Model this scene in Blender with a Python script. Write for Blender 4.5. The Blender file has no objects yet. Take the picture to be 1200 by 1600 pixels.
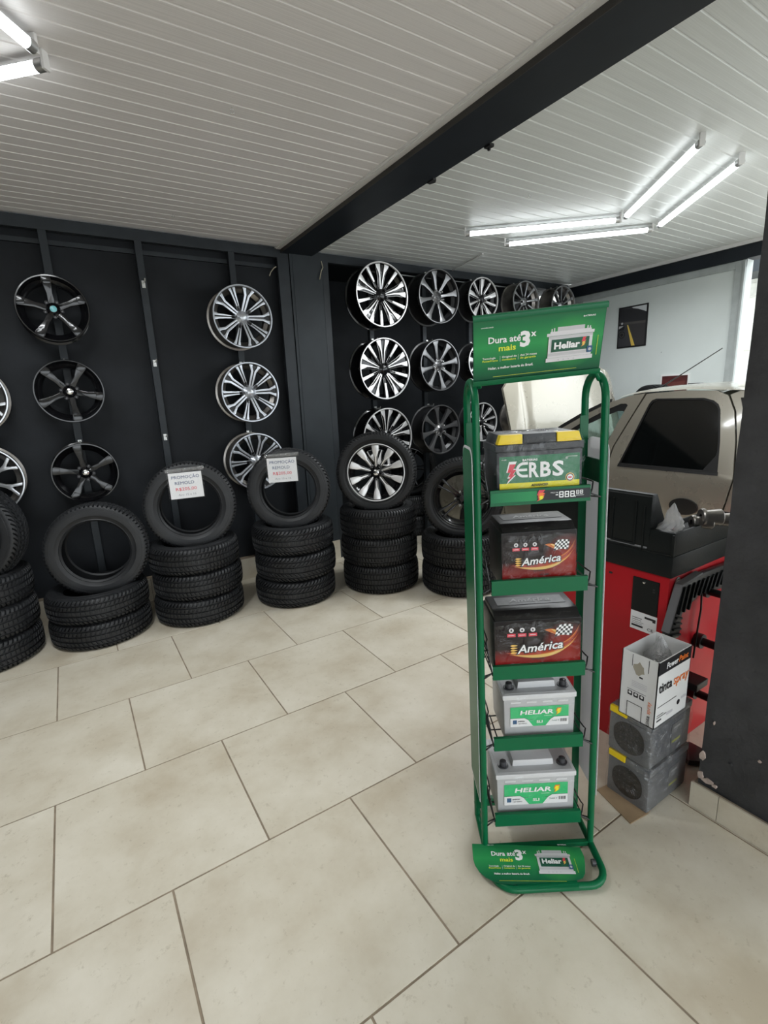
import bpy, bmesh, math, random
from mathutils import Vector, Matrix, Euler

random.seed(7)
scene = bpy.context.scene
COL = scene.collection
PI = math.pi
R_ = math.radians

# ------------------------------------------------------------------ camera
FPX, YAW, PITCH, ROLL, CAM_H = 765.0, 0.5607, -0.2260, -0.0438, 1.5
_f = Vector((math.sin(YAW)*math.cos(PITCH), math.cos(YAW)*math.cos(PITCH), math.sin(PITCH)))
_r = Vector((math.cos(YAW), -math.sin(YAW), 0))
_u = _r.cross(_f)
_c, _s = math.cos(ROLL), math.sin(ROLL)
_r2 = _c*_r + _s*_u
_u2 = -_s*_r + _c*_u
cam_d = bpy.data.cameras.new('camera')
cam_d.sensor_fit = 'VERTICAL'
cam_d.sensor_height = 36.0
cam_d.lens = 36.0*FPX/1600.0
cam_d.clip_start = 0.02
cam = bpy.data.objects.new('camera', cam_d)
COL.objects.link(cam)
cam.matrix_world = Matrix(((_r2.x, _u2.x, -_f.x, 0), (_r2.y, _u2.y, -_f.y, 0), (_r2.z, _u2.z, -_f.z, CAM_H), (0, 0, 0, 1)))
scene.camera = cam

# ------------------------------------------------------------------ world / light / exposure
world = bpy.data.worlds.new('overcast_sky')
scene.world = world
world.use_nodes = True
_bg = world.node_tree.nodes['Background']
_bg.inputs[0].default_value = (0.90, 0.96, 1.0, 1)
_bg.inputs[1].default_value = 2.1
TUBE_STRENGTH = 4.0      # skin of the tubes
TUBE_WATTS = 9.0         # light each tube throws down
scene.view_settings.view_transform = 'Standard'
scene.view_settings.look = 'None'
scene.view_settings.exposure = 0.74
scene.view_settings.gamma = 1.0
scene.view_settings.use_curve_mapping = False

# ------------------------------------------------------------------ materials
MATS = {}
def mat(name, col, rough=0.5, metal=0.0, var=0.0, vscale=6.0, bump=0.0, bscale=60.0, coat=0.0, spec=0.5, emit=0.0, rvar=0.0):
    if name in MATS: return MATS[name]
    m = bpy.data.materials.new(name); m.use_nodes = True
    nt = m.node_tree; p = nt.nodes['Principled BSDF']
    p.inputs['Base Color'].default_value = (*col, 1)
    p.inputs['Roughness'].default_value = rough
    p.inputs['Metallic'].default_value = metal
    p.inputs['Specular IOR Level'].default_value = spec
    p.inputs['Coat Weight'].default_value = coat
    p.inputs['Coat Roughness'].default_value = 0.06
    if emit:
        p.inputs['Emission Color'].default_value = (*col, 1)
        p.inputs['Emission Strength'].default_value = emit
    if var or bump or rvar:
        tc = nt.nodes.new('ShaderNodeTexCoord')
    if var or rvar:
        n = nt.nodes.new('ShaderNodeTexNoise'); n.inputs['Scale'].default_value = vscale; n.inputs['Detail'].default_value = 5
        nt.links.new(tc.outputs['Object'], n.inputs['Vector'])
    if var:
        cr = nt.nodes.new('ShaderNodeValToRGB')
        cr.color_ramp.elements[0].position = 0.3; cr.color_ramp.elements[1].position = 0.7
        cr.color_ramp.elements[0].color = (*[max(0, c*(1-var)) for c in col], 1)
        cr.color_ramp.elements[1].color = (*[min(1, c*(1+var)) for c in col], 1)
        nt.links.new(n.outputs['Fac'], cr.inputs[0]); nt.links.new(cr.outputs[0], p.inputs['Base Color'])
    if rvar:
        mr = nt.nodes.new('ShaderNodeMapRange')
        mr.inputs[3].default_value = max(0.02, rough-rvar); mr.inputs[4].default_value = min(1, rough+rvar)
        nt.links.new(n.outputs['Fac'], mr.inputs[0]); nt.links.new(mr.outputs[0], p.inputs['Roughness'])
    if bump:
        n2 = nt.nodes.new('ShaderNodeTexNoise'); n2.inputs['Scale'].default_value = bscale; n2.inputs['Detail'].default_value = 3
        nt.links.new(tc.outputs['Object'], n2.inputs['Vector'])
        b = nt.nodes.new('ShaderNodeBump'); b.inputs['Strength'].default_value = bump; b.inputs['Distance'].default_value = 0.01
        nt.links.new(n2.outputs['Fac'], b.inputs['Height']); nt.links.new(b.outputs[0], p.inputs['Normal'])
    MATS[name] = m
    return m

def clear_mat(name, tint=(1, 1, 1), gloss=0.12, rough=0.12, bump=0.6, bscale=25.0, haze=0.0):
    """thin clear plastic / glass: mostly transparent with a glossy skin"""
    if name in MATS: return MATS[name]
    m = bpy.data.materials.new(name); m.use_nodes = True
    nt = m.node_tree; nt.nodes.clear()
    out = nt.nodes.new('ShaderNodeOutputMaterial')
    tr = nt.nodes.new('ShaderNodeBsdfTransparent'); tr.inputs[0].default_value = (*tint, 1)
    gl = nt.nodes.new('ShaderNodeBsdfGlossy'); gl.inputs['Roughness'].default_value = rough
    mx = nt.nodes.new('ShaderNodeMixShader'); mx.inputs[0].default_value = gloss
    nt.links.new(tr.outputs[0], mx.inputs[1]); nt.links.new(gl.outputs[0], mx.inputs[2])
    last = mx
    if haze:
        df = nt.nodes.new('ShaderNodeBsdfDiffuse'); df.inputs[0].default_value = (0.8, 0.8, 0.8, 1)
        m2 = nt.nodes.new('ShaderNodeMixShader'); m2.inputs[0].default_value = haze
        nt.links.new(mx.outputs[0], m2.inputs[1]); nt.links.new(df.outputs[0], m2.inputs[2]); last = m2
    if bump:
        tc = nt.nodes.new('ShaderNodeTexCoord'); n = nt.nodes.new('ShaderNodeTexNoise')
        n.inputs['Scale'].default_value = bscale; n.inputs['Detail'].default_value = 4
        n.inputs['Distortion'].default_value = 1.5
        nt.links.new(tc.outputs['Object'], n.inputs['Vector'])
        b = nt.nodes.new('ShaderNodeBump'); b.inputs['Strength'].default_value = bump; b.inputs['Distance'].default_value = 0.02
        nt.links.new(n.outputs['Fac'], b.inputs['Height']); nt.links.new(b.outputs[0], gl.inputs['Normal'])
    nt.links.new(last.outputs[0], out.inputs[0])
    MATS[name] = m
    return m

def gradient_mat(name, stops, axis='Y', lo=-0.1, hi=0.1, rough=0.35, glow=None):
    """flat print: colour ramp along a local axis, optional radial patch (cx,cy,rx,ry,colour)"""
    if name in MATS: return MATS[name]
    m = bpy.data.materials.new(name); m.use_nodes = True
    nt = m.node_tree; p = nt.nodes['Principled BSDF']; p.inputs['Roughness'].default_value = rough; p.inputs['Specular IOR Level'].default_value = 0.28
    tc = nt.nodes.new('ShaderNodeTexCoord'); sp = nt.nodes.new('ShaderNodeSeparateXYZ')
    nt.links.new(tc.outputs['Object'], sp.inputs[0])
    mr = nt.nodes.new('ShaderNodeMapRange'); mr.inputs[1].default_value = lo; mr.inputs[2].default_value = hi
    nt.links.new(sp.outputs[axis], mr.inputs[0])
    cr = nt.nodes.new('ShaderNodeValToRGB'); e = cr.color_ramp.elements
    e[0].position, e[0].color = stops[0][0], (*stops[0][1], 1)
    e[1].position, e[1].color = stops[-1][0], (*stops[-1][1], 1)
    for s in stops[1:-1]:
        q = e.new(s[0]); q.color = (*s[1], 1)
    nt.links.new(mr.outputs[0], cr.inputs[0])
    src = cr.outputs[0]
    if glow:
        cx, cy, rx, ry, gc = glow
        vm = nt.nodes.new('ShaderNodeVectorMath'); vm.operation = 'SUBTRACT'; vm.inputs[1].default_value = (cx, cy, 0)
        nt.links.new(tc.outputs['Object'], vm.inputs[0])
        v2 = nt.nodes.new('ShaderNodeVectorMath'); v2.operation = 'DIVIDE'; v2.inputs[1].default_value = (rx, ry, 10)
        nt.links.new(vm.outputs[0], v2.inputs[0])
        ln = nt.nodes.new('ShaderNodeVectorMath'); ln.operation = 'LENGTH'; nt.links.new(v2.outputs[0], ln.inputs[0])
        m2 = nt.nodes.new('ShaderNodeMapRange'); m2.inputs[1].default_value = 0.1; m2.inputs[2].default_value = 1.0
        m2.inputs[3].default_value = 1.0; m2.inputs[4].default_value = 0.0
        nt.links.new(ln.outputs['Value'], m2.inputs[0])
        mx = nt.nodes.new('ShaderNodeMix'); mx.data_type = 'RGBA'; mx.inputs['B'].default_value = (*gc, 1)
        nt.links.new(m2.outputs[0], mx.inputs['Factor']); nt.links.new(src, mx.inputs['A']); src = mx.outputs['Result']
    nt.links.new(src, p.inputs['Base Color'])
    MATS[name] = m
    return m

def tile_mat():
    m = bpy.data.materials.new('beige_stone_tile'); m.use_nodes = True
    nt = m.node_tree; p = nt.nodes['Principled BSDF']
    L = nt.links.new
    ge = nt.nodes.new('ShaderNodeNewGeometry'); oi = nt.nodes.new('ShaderNodeObjectInfo')
    mul = nt.nodes.new('ShaderNodeMath'); mul.operation = 'MULTIPLY'; mul.inputs[1].default_value = 37.0
    L(oi.outputs['Random'], mul.inputs[0])
    add = nt.nodes.new('ShaderNodeVectorMath'); L(ge.outputs['Position'], add.inputs[0]); L(mul.outputs[0], add.inputs[1])
    n1 = nt.nodes.new('ShaderNodeTexNoise'); n1.inputs['Scale'].default_value = 3.0; n1.inputs['Detail'].default_value = 7; n1.inputs['Roughness'].default_value = 0.6
    L(add.outputs[0], n1.inputs['Vector'])
    cr = nt.nodes.new('ShaderNodeValToRGB'); e = cr.color_ramp.elements
    e[0].position = 0.28; e[0].color = (0.51, 0.44, 0.33, 1); e[1].position = 0.72; e[1].color = (0.72, 0.67, 0.565, 1)
    q = e.new(0.5); q.color = (0.63, 0.575, 0.465, 1)
    L(n1.outputs['Fac'], cr.inputs[0])
    n2 = nt.nodes.new('ShaderNodeTexNoise'); n2.inputs['Scale'].default_value = 38.0; n2.inputs['Detail'].default_value = 6; n2.inputs['Roughness'].default_value = 0.75
    L(add.outputs[0], n2.inputs['Vector'])
    cr2 = nt.nodes.new('ShaderNodeValToRGB'); f = cr2.color_ramp.elements
    f[0].position = 0.24; f[0].color = (0.62, 0.58, 0.52, 1); f[1].position = 0.42; f[1].color = (1, 1, 1, 1)
    L(n2.outputs['Fac'], cr2.inputs[0])
    mx = nt.nodes.new('ShaderNodeMix'); mx.data_type = 'RGBA'; mx.blend_type = 'MULTIPLY'; mx.inputs['Factor'].default_value = 0.8
    L(cr.outputs[0], mx.inputs['A']); L(cr2.outputs[0], mx.inputs['B'])
    # sparse dark specks of dirt
    vo = nt.nodes.new('ShaderNodeTexVoronoi'); vo.inputs['Scale'].default_value = 9.0; L(add.outputs[0], vo.inputs['Vector'])
    m3 = nt.nodes.new('ShaderNodeMapRange'); m3.inputs[1].default_value = 0.018; m3.inputs[2].default_value = 0.034; m3.inputs[3].default_value = 0.75; m3.inputs[4].default_value = 0.0
    L(vo.outputs['Distance'], m3.inputs[0])
    sep = nt.nodes.new('ShaderNodeSeparateColor'); L(vo.outputs['Color'], sep.inputs[0])
    gt = nt.nodes.new('ShaderNodeMath'); gt.operation = 'GREATER_THAN'; gt.inputs[1].default_value = 0.72; L(sep.outputs[0], gt.inputs[0])
    mm = nt.nodes.new('ShaderNodeMath'); mm.operation = 'MULTIPLY'; L(m3.outputs[0], mm.inputs[0]); L(gt.outputs[0], mm.inputs[1])
    mx2 = nt.nodes.new('ShaderNodeMix'); mx2.data_type = 'RGBA'; mx2.inputs['B'].default_value = (0.12, 0.10, 0.08, 1)
    L(mm.outputs[0], mx2.inputs['Factor']); L(mx.outputs['Result'], mx2.inputs['A'])
    L(mx2.outputs['Result'], p.inputs['Base Color'])
    mr = nt.nodes.new('ShaderNodeMapRange'); mr.inputs[3].default_value = 0.30; mr.inputs[4].default_value = 0.52
    L(n1.outputs['Fac'], mr.inputs[0]); L(mr.outputs[0], p.inputs['Roughness'])
    p.inputs['Specular IOR Level'].default_value = 0.4
    b = nt.nodes.new('ShaderNodeBump'); b.inputs['Strength'].default_value = 0.08; b.inputs['Distance'].default_value = 0.004
    L(n2.outputs['Fac'], b.inputs['Height']); L(b.outputs[0], p.inputs['Normal'])
    return m

def slat_mat(name, col, rough):
    m = bpy.data.materials.new(name); m.use_nodes = True
    nt = m.node_tree; p = nt.nodes['Principled BSDF']; L = nt.links.new
    tc = nt.nodes.new('ShaderNodeTexCoord')
    mp = nt.nodes.new('ShaderNodeMapping'); mp.inputs['Scale'].default_value = (0.6, 60, 1); L(tc.outputs['Object'], mp.inputs[0])
    n = nt.nodes.new('ShaderNodeTexNoise'); n.inputs['Scale'].default_value = 3.0; n.inputs['Detail'].default_value = 3; L(mp.outputs[0], n.inputs['Vector'])
    cr = nt.nodes.new('ShaderNodeValToRGB'); e = cr.color_ramp.elements
    e[0].position = .3; e[1].position = .7
    e[0].color = (*[c*0.93 for c in col], 1); e[1].color = (*[min(1, c*1.05) for c in col], 1)
    L(n.outputs['Fac'], cr.inputs[0]); L(cr.outputs[0], p.inputs['Base Color'])
    p.inputs['Roughness'].default_value = rough
    w = nt.nodes.new('ShaderNodeTexWave'); w.bands_direction = 'Y'; w.inputs['Scale'].default_value = 70.0
    L(tc.outputs['Object'], w.inputs['Vector'])
    b = nt.nodes.new('ShaderNodeBump'); b.inputs['Strength'].default_value = 0.10; b.inputs['Distance'].default_value = 0.002
    L(w.outputs['Fac'], b.inputs['Height']); L(b.outputs[0], p.inputs['Normal'])
    return m

M_TILE = tile_mat()
M_GROUT = mat('brown_grout', (0.27, 0.215, 0.155), 0.9, var=0.25, vscale=14)
M_SLATL = slat_mat('warm_grey_pvc', (0.84, 0.81, 0.805), 0.42)
M_SLATR = slat_mat('white_pvc', (0.72, 0.745, 0.735), 0.36)
M_BLACKWALL = mat('matt_black_board', (0.014, 0.016, 0.019), 0.6, var=0.25, vscale=3, bump=0.1, bscale=30, spec=0.2)
M_STUD = mat('black_painted_steel', (0.028, 0.033, 0.038), 0.45, var=0.15, vscale=8, spec=0.25)
M_PILLAR = mat('charcoal_paint', (0.030, 0.036, 0.041), 0.5, var=0.12, vscale=5, spec=0.25)
M_BEAM = mat('dark_navy_steel', (0.012, 0.016, 0.022), 0.5, var=0.2, vscale=4, spec=0.3)
M_BEAMSIDE = mat('brown_black_steel', (0.035, 0.032, 0.030), 0.5, var=0.2, vscale=4)
M_WHITE = mat('white_plaster', (0.68, 0.725, 0.71), 0.65, var=0.03, vscale=3, bump=0.05, bscale=80)
M_TRIMWHITE = mat('white_pvc_trim', (0.82, 0.81, 0.80), 0.35)
M_GREYFRAME = mat('grey_painted_frame', (0.40, 0.43, 0.425), 0.5, var=0.12, vscale=9)
M_PLASTERDARK = mat('rough_charcoal_plaster', (0.050, 0.050, 0.052), 0.6, var=0.2, vscale=10, bump=0.5, bscale=45, spec=0.25)
M_CHIP = mat('chipped_plaster', (0.50, 0.40, 0.35), 0.9, var=0.3, vscale=30)
M_RUBBER = mat('tyre_rubber', (0.010, 0.0105, 0.0115), 0.5, var=0.25, vscale=10, bump=0.08, bscale=120, spec=0.4)
M_RUBBER2 = mat('tyre_rubber_worn', (0.015, 0.016, 0.018), 0.5, var=0.25, vscale=9, bump=0.08, bscale=120, spec=0.5)
M_GLOSSBLACK = mat('gloss_black_paint', (0.005, 0.005, 0.006), 0.14, coat=0.3, spec=0.4)
M_SATINBLACK = mat('satin_black_paint', (0.012, 0.012, 0.013), 0.35)
M_MACHINED = mat('machined_aluminium', (0.84, 0.83, 0.83), 0.30, metal=0.6, rvar=0.06, vscale=20)
M_SILVER = mat('silver_wheel_paint', (0.52, 0.535, 0.555), 0.28, metal=0.75, coat=0.5)
M_HYPER = mat('blue_silver_machined', (0.60, 0.63, 0.68), 0.30, metal=0.6, coat=0.2)
M_DARKSILVER = mat('dark_grey_wheel_paint', (0.22, 0.22, 0.225), 0.30, metal=0.8, coat=0.4)
M_CHROME = mat('chrome', (0.8, 0.8, 0.8), 0.12, metal=1.0)
M_STEEL = mat('worn_steel', (0.32, 0.30, 0.28), 0.32, metal=0.9, var=0.2, vscale=15)
M_GREEN = mat('green_powder_coat', (0.002, 0.120, 0.045), 0.32, var=0.05, vscale=8, spec=0.28)
M_WIRE = mat('black_wire', (0.012, 0.012, 0.012), 0.35)
M_PAPER = mat('white_paper', (0.82, 0.82, 0.83), 0.6)
M_PANELWHITE = mat('white_plastic_sheet', (0.80, 0.79, 0.80), 0.4)
def _translucent(m):
    nt = m.node_tree; p = nt.nodes['Principled BSDF']; out = nt.nodes['Material Output']
    tl = nt.nodes.new('ShaderNodeBsdfTranslucent'); tl.inputs[0].default_value = (.85, .84, .85, 1)
    mx = nt.nodes.new('ShaderNodeMixShader'); mx.inputs[0].default_value = .5
    nt.links.new(p.outputs[0], mx.inputs[1]); nt.links.new(tl.outputs[0], mx.inputs[2]); nt.links.new(mx.outputs[0], out.inputs[0])
_translucent(M_PANELWHITE)   # thin milky sheet that lets light through
M_REDPAINT = mat('red_machine_paint', (0.42, 0.012, 0.018), 0.34, var=0.05, vscale=4, spec=0.25)
M_BLACKPLASTIC = mat('black_machine_plastic', (0.008, 0.010, 0.010), 0.42, bump=0.05, bscale=150, spec=0.2)
M_CAR = mat('champagne_car_paint', (0.37, 0.345, 0.285), 0.28, metal=0.4, coat=0.8, rvar=0.04, vscale=6)
M_CARTRIM = mat('black_car_trim', (0.010, 0.010, 0.010), 0.4)
M_TINT = mat('dark_tinted_glass', (0.004, 0.005, 0.005), 0.05, spec=0.8)
M_GLASS = clear_mat('clear_car_glass', (0.72, 0.80, 0.78), 0.10, 0.02, 0)
M_WRAP = clear_mat('clear_plastic_wrap', (0.98, 0.98, 0.98), 0.035, 0.08, 1.0, 16)
M_BAG = clear_mat('clear_plastic_bag', (0.93, 0.93, 0.93), 0.22, 0.18, 1.0, 40, 0.22)
M_CARD = mat('brown_cardboard', (0.31, 0.215, 0.125), 0.85, var=0.15, vscale=10)
M_BOXWHITE = mat('white_carton', (0.74, 0.74, 0.73), 0.5, var=0.02)
M_INK = mat('black_ink', (0.012, 0.012, 0.014), 0.5)
M_ORANGE = mat('orange_ink', (0.85, 0.20, 0.03), 0.5)
M_REDINK = mat('red_ink', (0.72, 0.06, 0.09), 0.5)
M_NAVYINK = mat('navy_ink', (0.06, 0.09, 0.20), 0.5)
M_WHITEINK = mat('white_ink', (0.88, 0.88, 0.88), 0.45)
M_YELLOW = mat('yellow_plastic', (0.86, 0.62, 0.01), 0.35)
M_YELLOWINK = mat('yellow_ink', (0.90, 0.80, 0.02), 0.45)
M_LIMEINK = mat('lime_ink', (0.72, 0.82, 0.06), 0.45)
M_GREYPLASTIC = mat('grey_battery_plastic', (0.045, 0.048, 0.054), 0.4, spec=0.35)
M_BATTGREY = mat('pale_grey_battery_case', (0.50, 0.50, 0.51), 0.38, var=0.06, vscale=12)
M_BATTLID = mat('white_battery_lid', (0.68, 0.68, 0.69), 0.38)
M_LEAD = mat('dark_terminal_cap', (0.06, 0.06, 0.065), 0.3)
M_BATTBLACK = mat('black_battery_case', (0.014, 0.013, 0.013), 0.35)
M_HELGREEN = mat('bright_green_label', (0.03, 0.50, 0.17), 0.4)
M_ERBSGREEN = mat('deep_green_label', (0.008, 0.16, 0.062), 0.4)
M_TUBE = mat('lit_led_tube', (0.93, 0.98, 1.0), 0.4, emit=TUBE_STRENGTH)
M_TUBECAP = mat('aluminium_tube_cap', (0.55, 0.55, 0.55), 0.35, metal=0.8)
M_CONCRETE = mat('outdoor_concrete', (0.55, 0.54, 0.51), 0.9, var=0.1, vscale=2)
M_CYAN = mat('teal_cap_film', (0.16, 0.48, 0.52), 0.25, coat=0.5)

# ------------------------------------------------------------------ builders
class MB:
    def __init__(self): self.v = []; self.f = []; self.m = []
    def add(self, vs, fs, mi=0):
        o = len(self.v); self.v += [tuple(x) for x in vs]
        for f in fs: self.f.append([i+o for i in f]); self.m.append(mi)
        return self
    def box(self, x0, x1, y0, y1, z0, z1, mi=0, M=None):
        vs = [Vector((x, y, z)) for z in (z0, z1) for y in (y0, y1) for x in (x0, x1)]
        if M is not None: vs = [M @ v for v in vs]
        return self.add(vs, [(0, 2, 3, 1), (4, 5, 7, 6), (0, 1, 5, 4), (2, 6, 7, 3), (0, 4, 6, 2), (1, 3, 7, 5)], mi)
    def prism(self, poly, h0, h1, plane='xy', mi=0, side=None):
        n = len(poly)
        def P(a, b, h): return {'xy': (a, b, h), 'xz': (a, h, b), 'yz': (h, a, b)}[plane]
        vs = [P(a, b, h0) for a, b in poly] + [P(a, b, h1) for a, b in poly]
        area = sum(poly[i][0]*poly[(i+1) % n][1]-poly[(i+1) % n][0]*poly[i][1] for i in range(n))
        o = area > 0
        if plane == 'xz': o = not o
        if h1 < h0: o = not o
        bot = list(range(n))[::-1] if o else list(range(n))
        top = [n+i for i in (range(n) if o else reversed(range(n)))]
        self.add(vs, [bot, top], mi)
        b = len(self.v)-2*n
        for i in range(n):
            j = (i+1) % n
            q = [b+i, b+j, b+n+j, b+n+i] if o else [b+j, b+i, b+n+i, b+n+j]
            self.f.append(q); self.m.append(mi if side is None else side)
        return self
    def tube(self, pts, r, n=10, closed=False, mi=0, caps=True):
        pts = [Vector(p) for p in pts]; k = len(pts); rings = []
        up = None
        for i, p in enumerate(pts):
            a = pts[i-1] if (i > 0 or closed) else p
            b = pts[(i+1) % k] if (i < k-1 or closed) else p
            t = (b-a).normalized()
            if up is None:
                up = Vector((0, 0, 1)) if abs(t.z) < 0.9 else Vector((1, 0, 0))
            s = t.cross(up)
            if s.length < 1e-5: s = t.cross(Vector((0.3, 1, 0.2)))
            s.normalize(); w = s.cross(t); up = w
            rr = r[i] if isinstance(r, (list, tuple)) else r
            rings.append([p + rr*(math.cos(2*PI*j/n)*s + math.sin(2*PI*j/n)*w) for j in range(n)])
        vs = [q for g in rings for q in g]; fs = []
        for i in range(k if closed else k-1):
            i2 = (i+1) % k
            for j in range(n):
                fs.append((i*n+j, i*n+(j+1) % n, i2*n+(j+1) % n, i2*n+j))
        if caps and not closed:
            fs.append(tuple(range(n))[::-1]); fs.append(tuple((k-1)*n+j for j in range(n)))
        return self.add(vs, fs, mi)
    def lathe(self, prof, n=32, closed=False, mi=0, M=None):
        """profile of (r, z) about the Z axis"""
        k = len(prof); vs = []
        for j in range(n):
            a = 2*PI*j/n
            for r, z in prof: vs.append(Vector((r*math.cos(a), r*math.sin(a), z)))
        if M is not None: vs = [M @ v for v in vs]
        fs = []
        for j in range(n):
            j2 = (j+1) % n
            for i in range(k if closed else k-1):
                i2 = (i+1) % k
                fs.append((j*k+i, j2*k+i, j2*k+i2, j*k+i2))
        return self.add(vs, fs, mi)
    def grid(self, fn, nu, nv, mi=0, flip=False):
        vs = [fn(i/nu, j/nv) for i in range(nu+1) for j in range(nv+1)]; fs = []
        for i in range(nu):
            for j in range(nv):
                q = (i*(nv+1)+j, (i+1)*(nv+1)+j, (i+1)*(nv+1)+j+1, i*(nv+1)+j+1)
                fs.append(q[::-1] if flip else q)
        return self.add(vs, fs, mi)
    def mesh(self, name, mats, smooth=None, bevel=0.0, recalc=False):
        me = bpy.data.meshes.new(name)
        me.from_pydata(self.v, [], self.f)
        mats = mats if isinstance(mats, (list, tuple)) else [mats]
        for m in mats: me.materials.append(m)
        me.polygons.foreach_set('material_index', self.m)
        if bevel or recalc:
            bm = bmesh.new(); bm.from_mesh(me)
            bmesh.ops.remove_doubles(bm, verts=bm.verts, dist=1e-5)
            bmesh.ops.recalc_face_normals(bm, faces=bm.faces)
            if bevel:
                es = [e for e in bm.edges if len(e.link_faces) == 2 and e.calc_face_angle(0) > 0.5]
                bmesh.ops.bevel(bm, geom=es, offset=bevel, segments=2, profile=0.6, affect='EDGES', clamp_overlap=True)
            bm.to_mesh(me); bm.free()
        if smooth is not None:
            me.polygons.foreach_set('use_smooth', [True]*len(me.polygons))
            me.set_sharp_from_angle(angle=R_(smooth))
        me.update()
        return me

def link(name, me, parent=None, loc=(0, 0, 0), rot=(0, 0, 0), label=None):
    o = bpy.data.objects.new(name, me); COL.objects.link(o)
    o.parent = parent; o.location = loc; o.rotation_euler = rot
    if label: o['label'] = label
    return o
def part(name, mb, mats, parent, loc=(0, 0, 0), rot=(0, 0, 0), smooth=None, bevel=0.0, label=None, recalc=False):
    return link(name, mb.mesh(name, mats, smooth, bevel, recalc), parent, loc, rot, label)
def tag(o, label, cat, group=None, kind=None):
    o['label'] = label; o['category'] = cat
    if group: o['group'] = group
    if kind: o['kind'] = kind
    return o
def thing(name, label, cat, M=None, loc=(0, 0, 0), group=None):
    o = bpy.data.objects.new(name, None); COL.objects.link(o); o.empty_display_size = 0.05
    if M is not None: o.matrix_world = M
    else: o.location = loc
    return tag(o, label, cat, group)
def structure(name, mb, mats, label=None, smooth=None, bevel=0.0):
    o = part(name, mb, mats, None, smooth=smooth, bevel=bevel)
    o['kind'] = 'structure'
    if label: o['label'] = label
    return o
def copy_tree(src, M=None, label=None):
    c = src.copy(); COL.objects.link(c)
    if M is not None: c.matrix_world = M
    if label: c['label'] = label
    for ch in src.children:
        d = ch.copy(); COL.objects.link(d); d.parent = c
        for g in ch.children:
            e = g.copy(); COL.objects.link(e); e.parent = d
    return c

def rrect(w, h, r, cx=0.0, cy=0.0, n=4):
    pts = []
    for (sx, sy, a0) in ((1, 1, 0), (-1, 1, 90), (-1, -1, 180), (1, -1, 270)):
        for i in range(n+1):
            a = R_(a0+90*i/n)
            pts.append((cx+sx*(w/2-r)+r*math.cos(a), cy+sy*(h/2-r)+r*math.sin(a)))
    return pts
def circle(r, cx=0, cy=0, n=20): return [(cx+r*math.cos(2*PI*i/n), cy+r*math.sin(2*PI*i/n)) for i in range(n)]

def flat(name, polys, parent, loc=(0, 0, 0), rot=(0, 0, 0), label=None, dz=0.0003):
    """printed shapes on a plane: list of (poly, material); later ones lie a hair higher"""
    mats = []; mb = MB()
    for i, (pl, m) in enumerate(polys):
        if m not in mats: mats.append(m)
        n = len(pl)
        a = sum(pl[k][0]*pl[(k+1) % n][1]-pl[(k+1) % n][0]*pl[k][1] for k in range(n))
        pl = pl if a > 0 else pl[::-1]
        mb.add([(x, y, dz*(i+1)) for x, y in pl], [tuple(range(n))], mats.index(m))
    return part(name, mb, mats, parent, loc, rot, label=label)
def rect(x0, x1, y0, y1): return [(x0, y0), (x1, y0), (x1, y1), (x0, y1)]

TEXTS = {}
def text(name, s, material, parent, x, y, h, w=None, bold=0.0, shear=0.0, align='CENTER', z=0.0016, rot=0.0, label=None):
    """lettering in the parent's local XY plane; h = capital height, w = total width"""
    key = (s, round(bold, 3), round(shear, 2))
    if key not in TEXTS:
        cu = bpy.data.curves.new('lettering', 'FONT'); cu.body = s; cu.size = 1.0
        cu.offset = bold; cu.shear = shear; cu.resolution_u = 2; cu.align_x = 'LEFT'; cu.extrude = 0.0
        ob = bpy.data.objects.new('tmp', cu); COL.objects.link(ob)
        bpy.context.view_layer.update()
        me = bpy.data.meshes.new_from_object(ob)
        bpy.data.objects.remove(ob); bpy.data.curves.remove(cu)
        xs = [v.co.x for v in me.vertices]
        x0, x1 = (min(xs), max(xs)) if xs else (0, 1)
        me.transform(Matrix.Translation((-(x0+x1)/2, 0, 0)))
        TEXTS[key] = (me, x1-x0)
    me0, wd = TEXTS[key]
    sy = h/0.72; sx = (w/wd) if w else sy
    me = me0.copy(); me.materials.clear(); me.materials.append(material)
    ax = x if align == 'CENTER' else (x+sx*wd/2 if align == 'LEFT' else x-sx*wd/2)
    me.transform(Matrix.Diagonal((sx, sy, 1, 1)))
    return link(name, me, parent, (ax, y, z), (0, 0, rot), label)

BOLT = [(0.30, 1.0), (0.95, 1.0), (0.66, 0.66), (0.98, 0.66), (0.64, 0.36), (0.88, 0.36), (0.02, -0.10), (0.36, 0.22), (0.14, 0.22), (0.38, 0.50), (0.06, 0.50)]
def bolt(x, y, w, h, dx=0.0, dy=0.0, k=1.0):
    cx, cy = 0.5, 0.45
    return [(x+((a-cx)*k+cx)*w+dx, y+((b-cy)*k+cy)*h+dy) for a, b in BOLT]

# ================================================================== THE SETTING
ZC = 2.75
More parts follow.
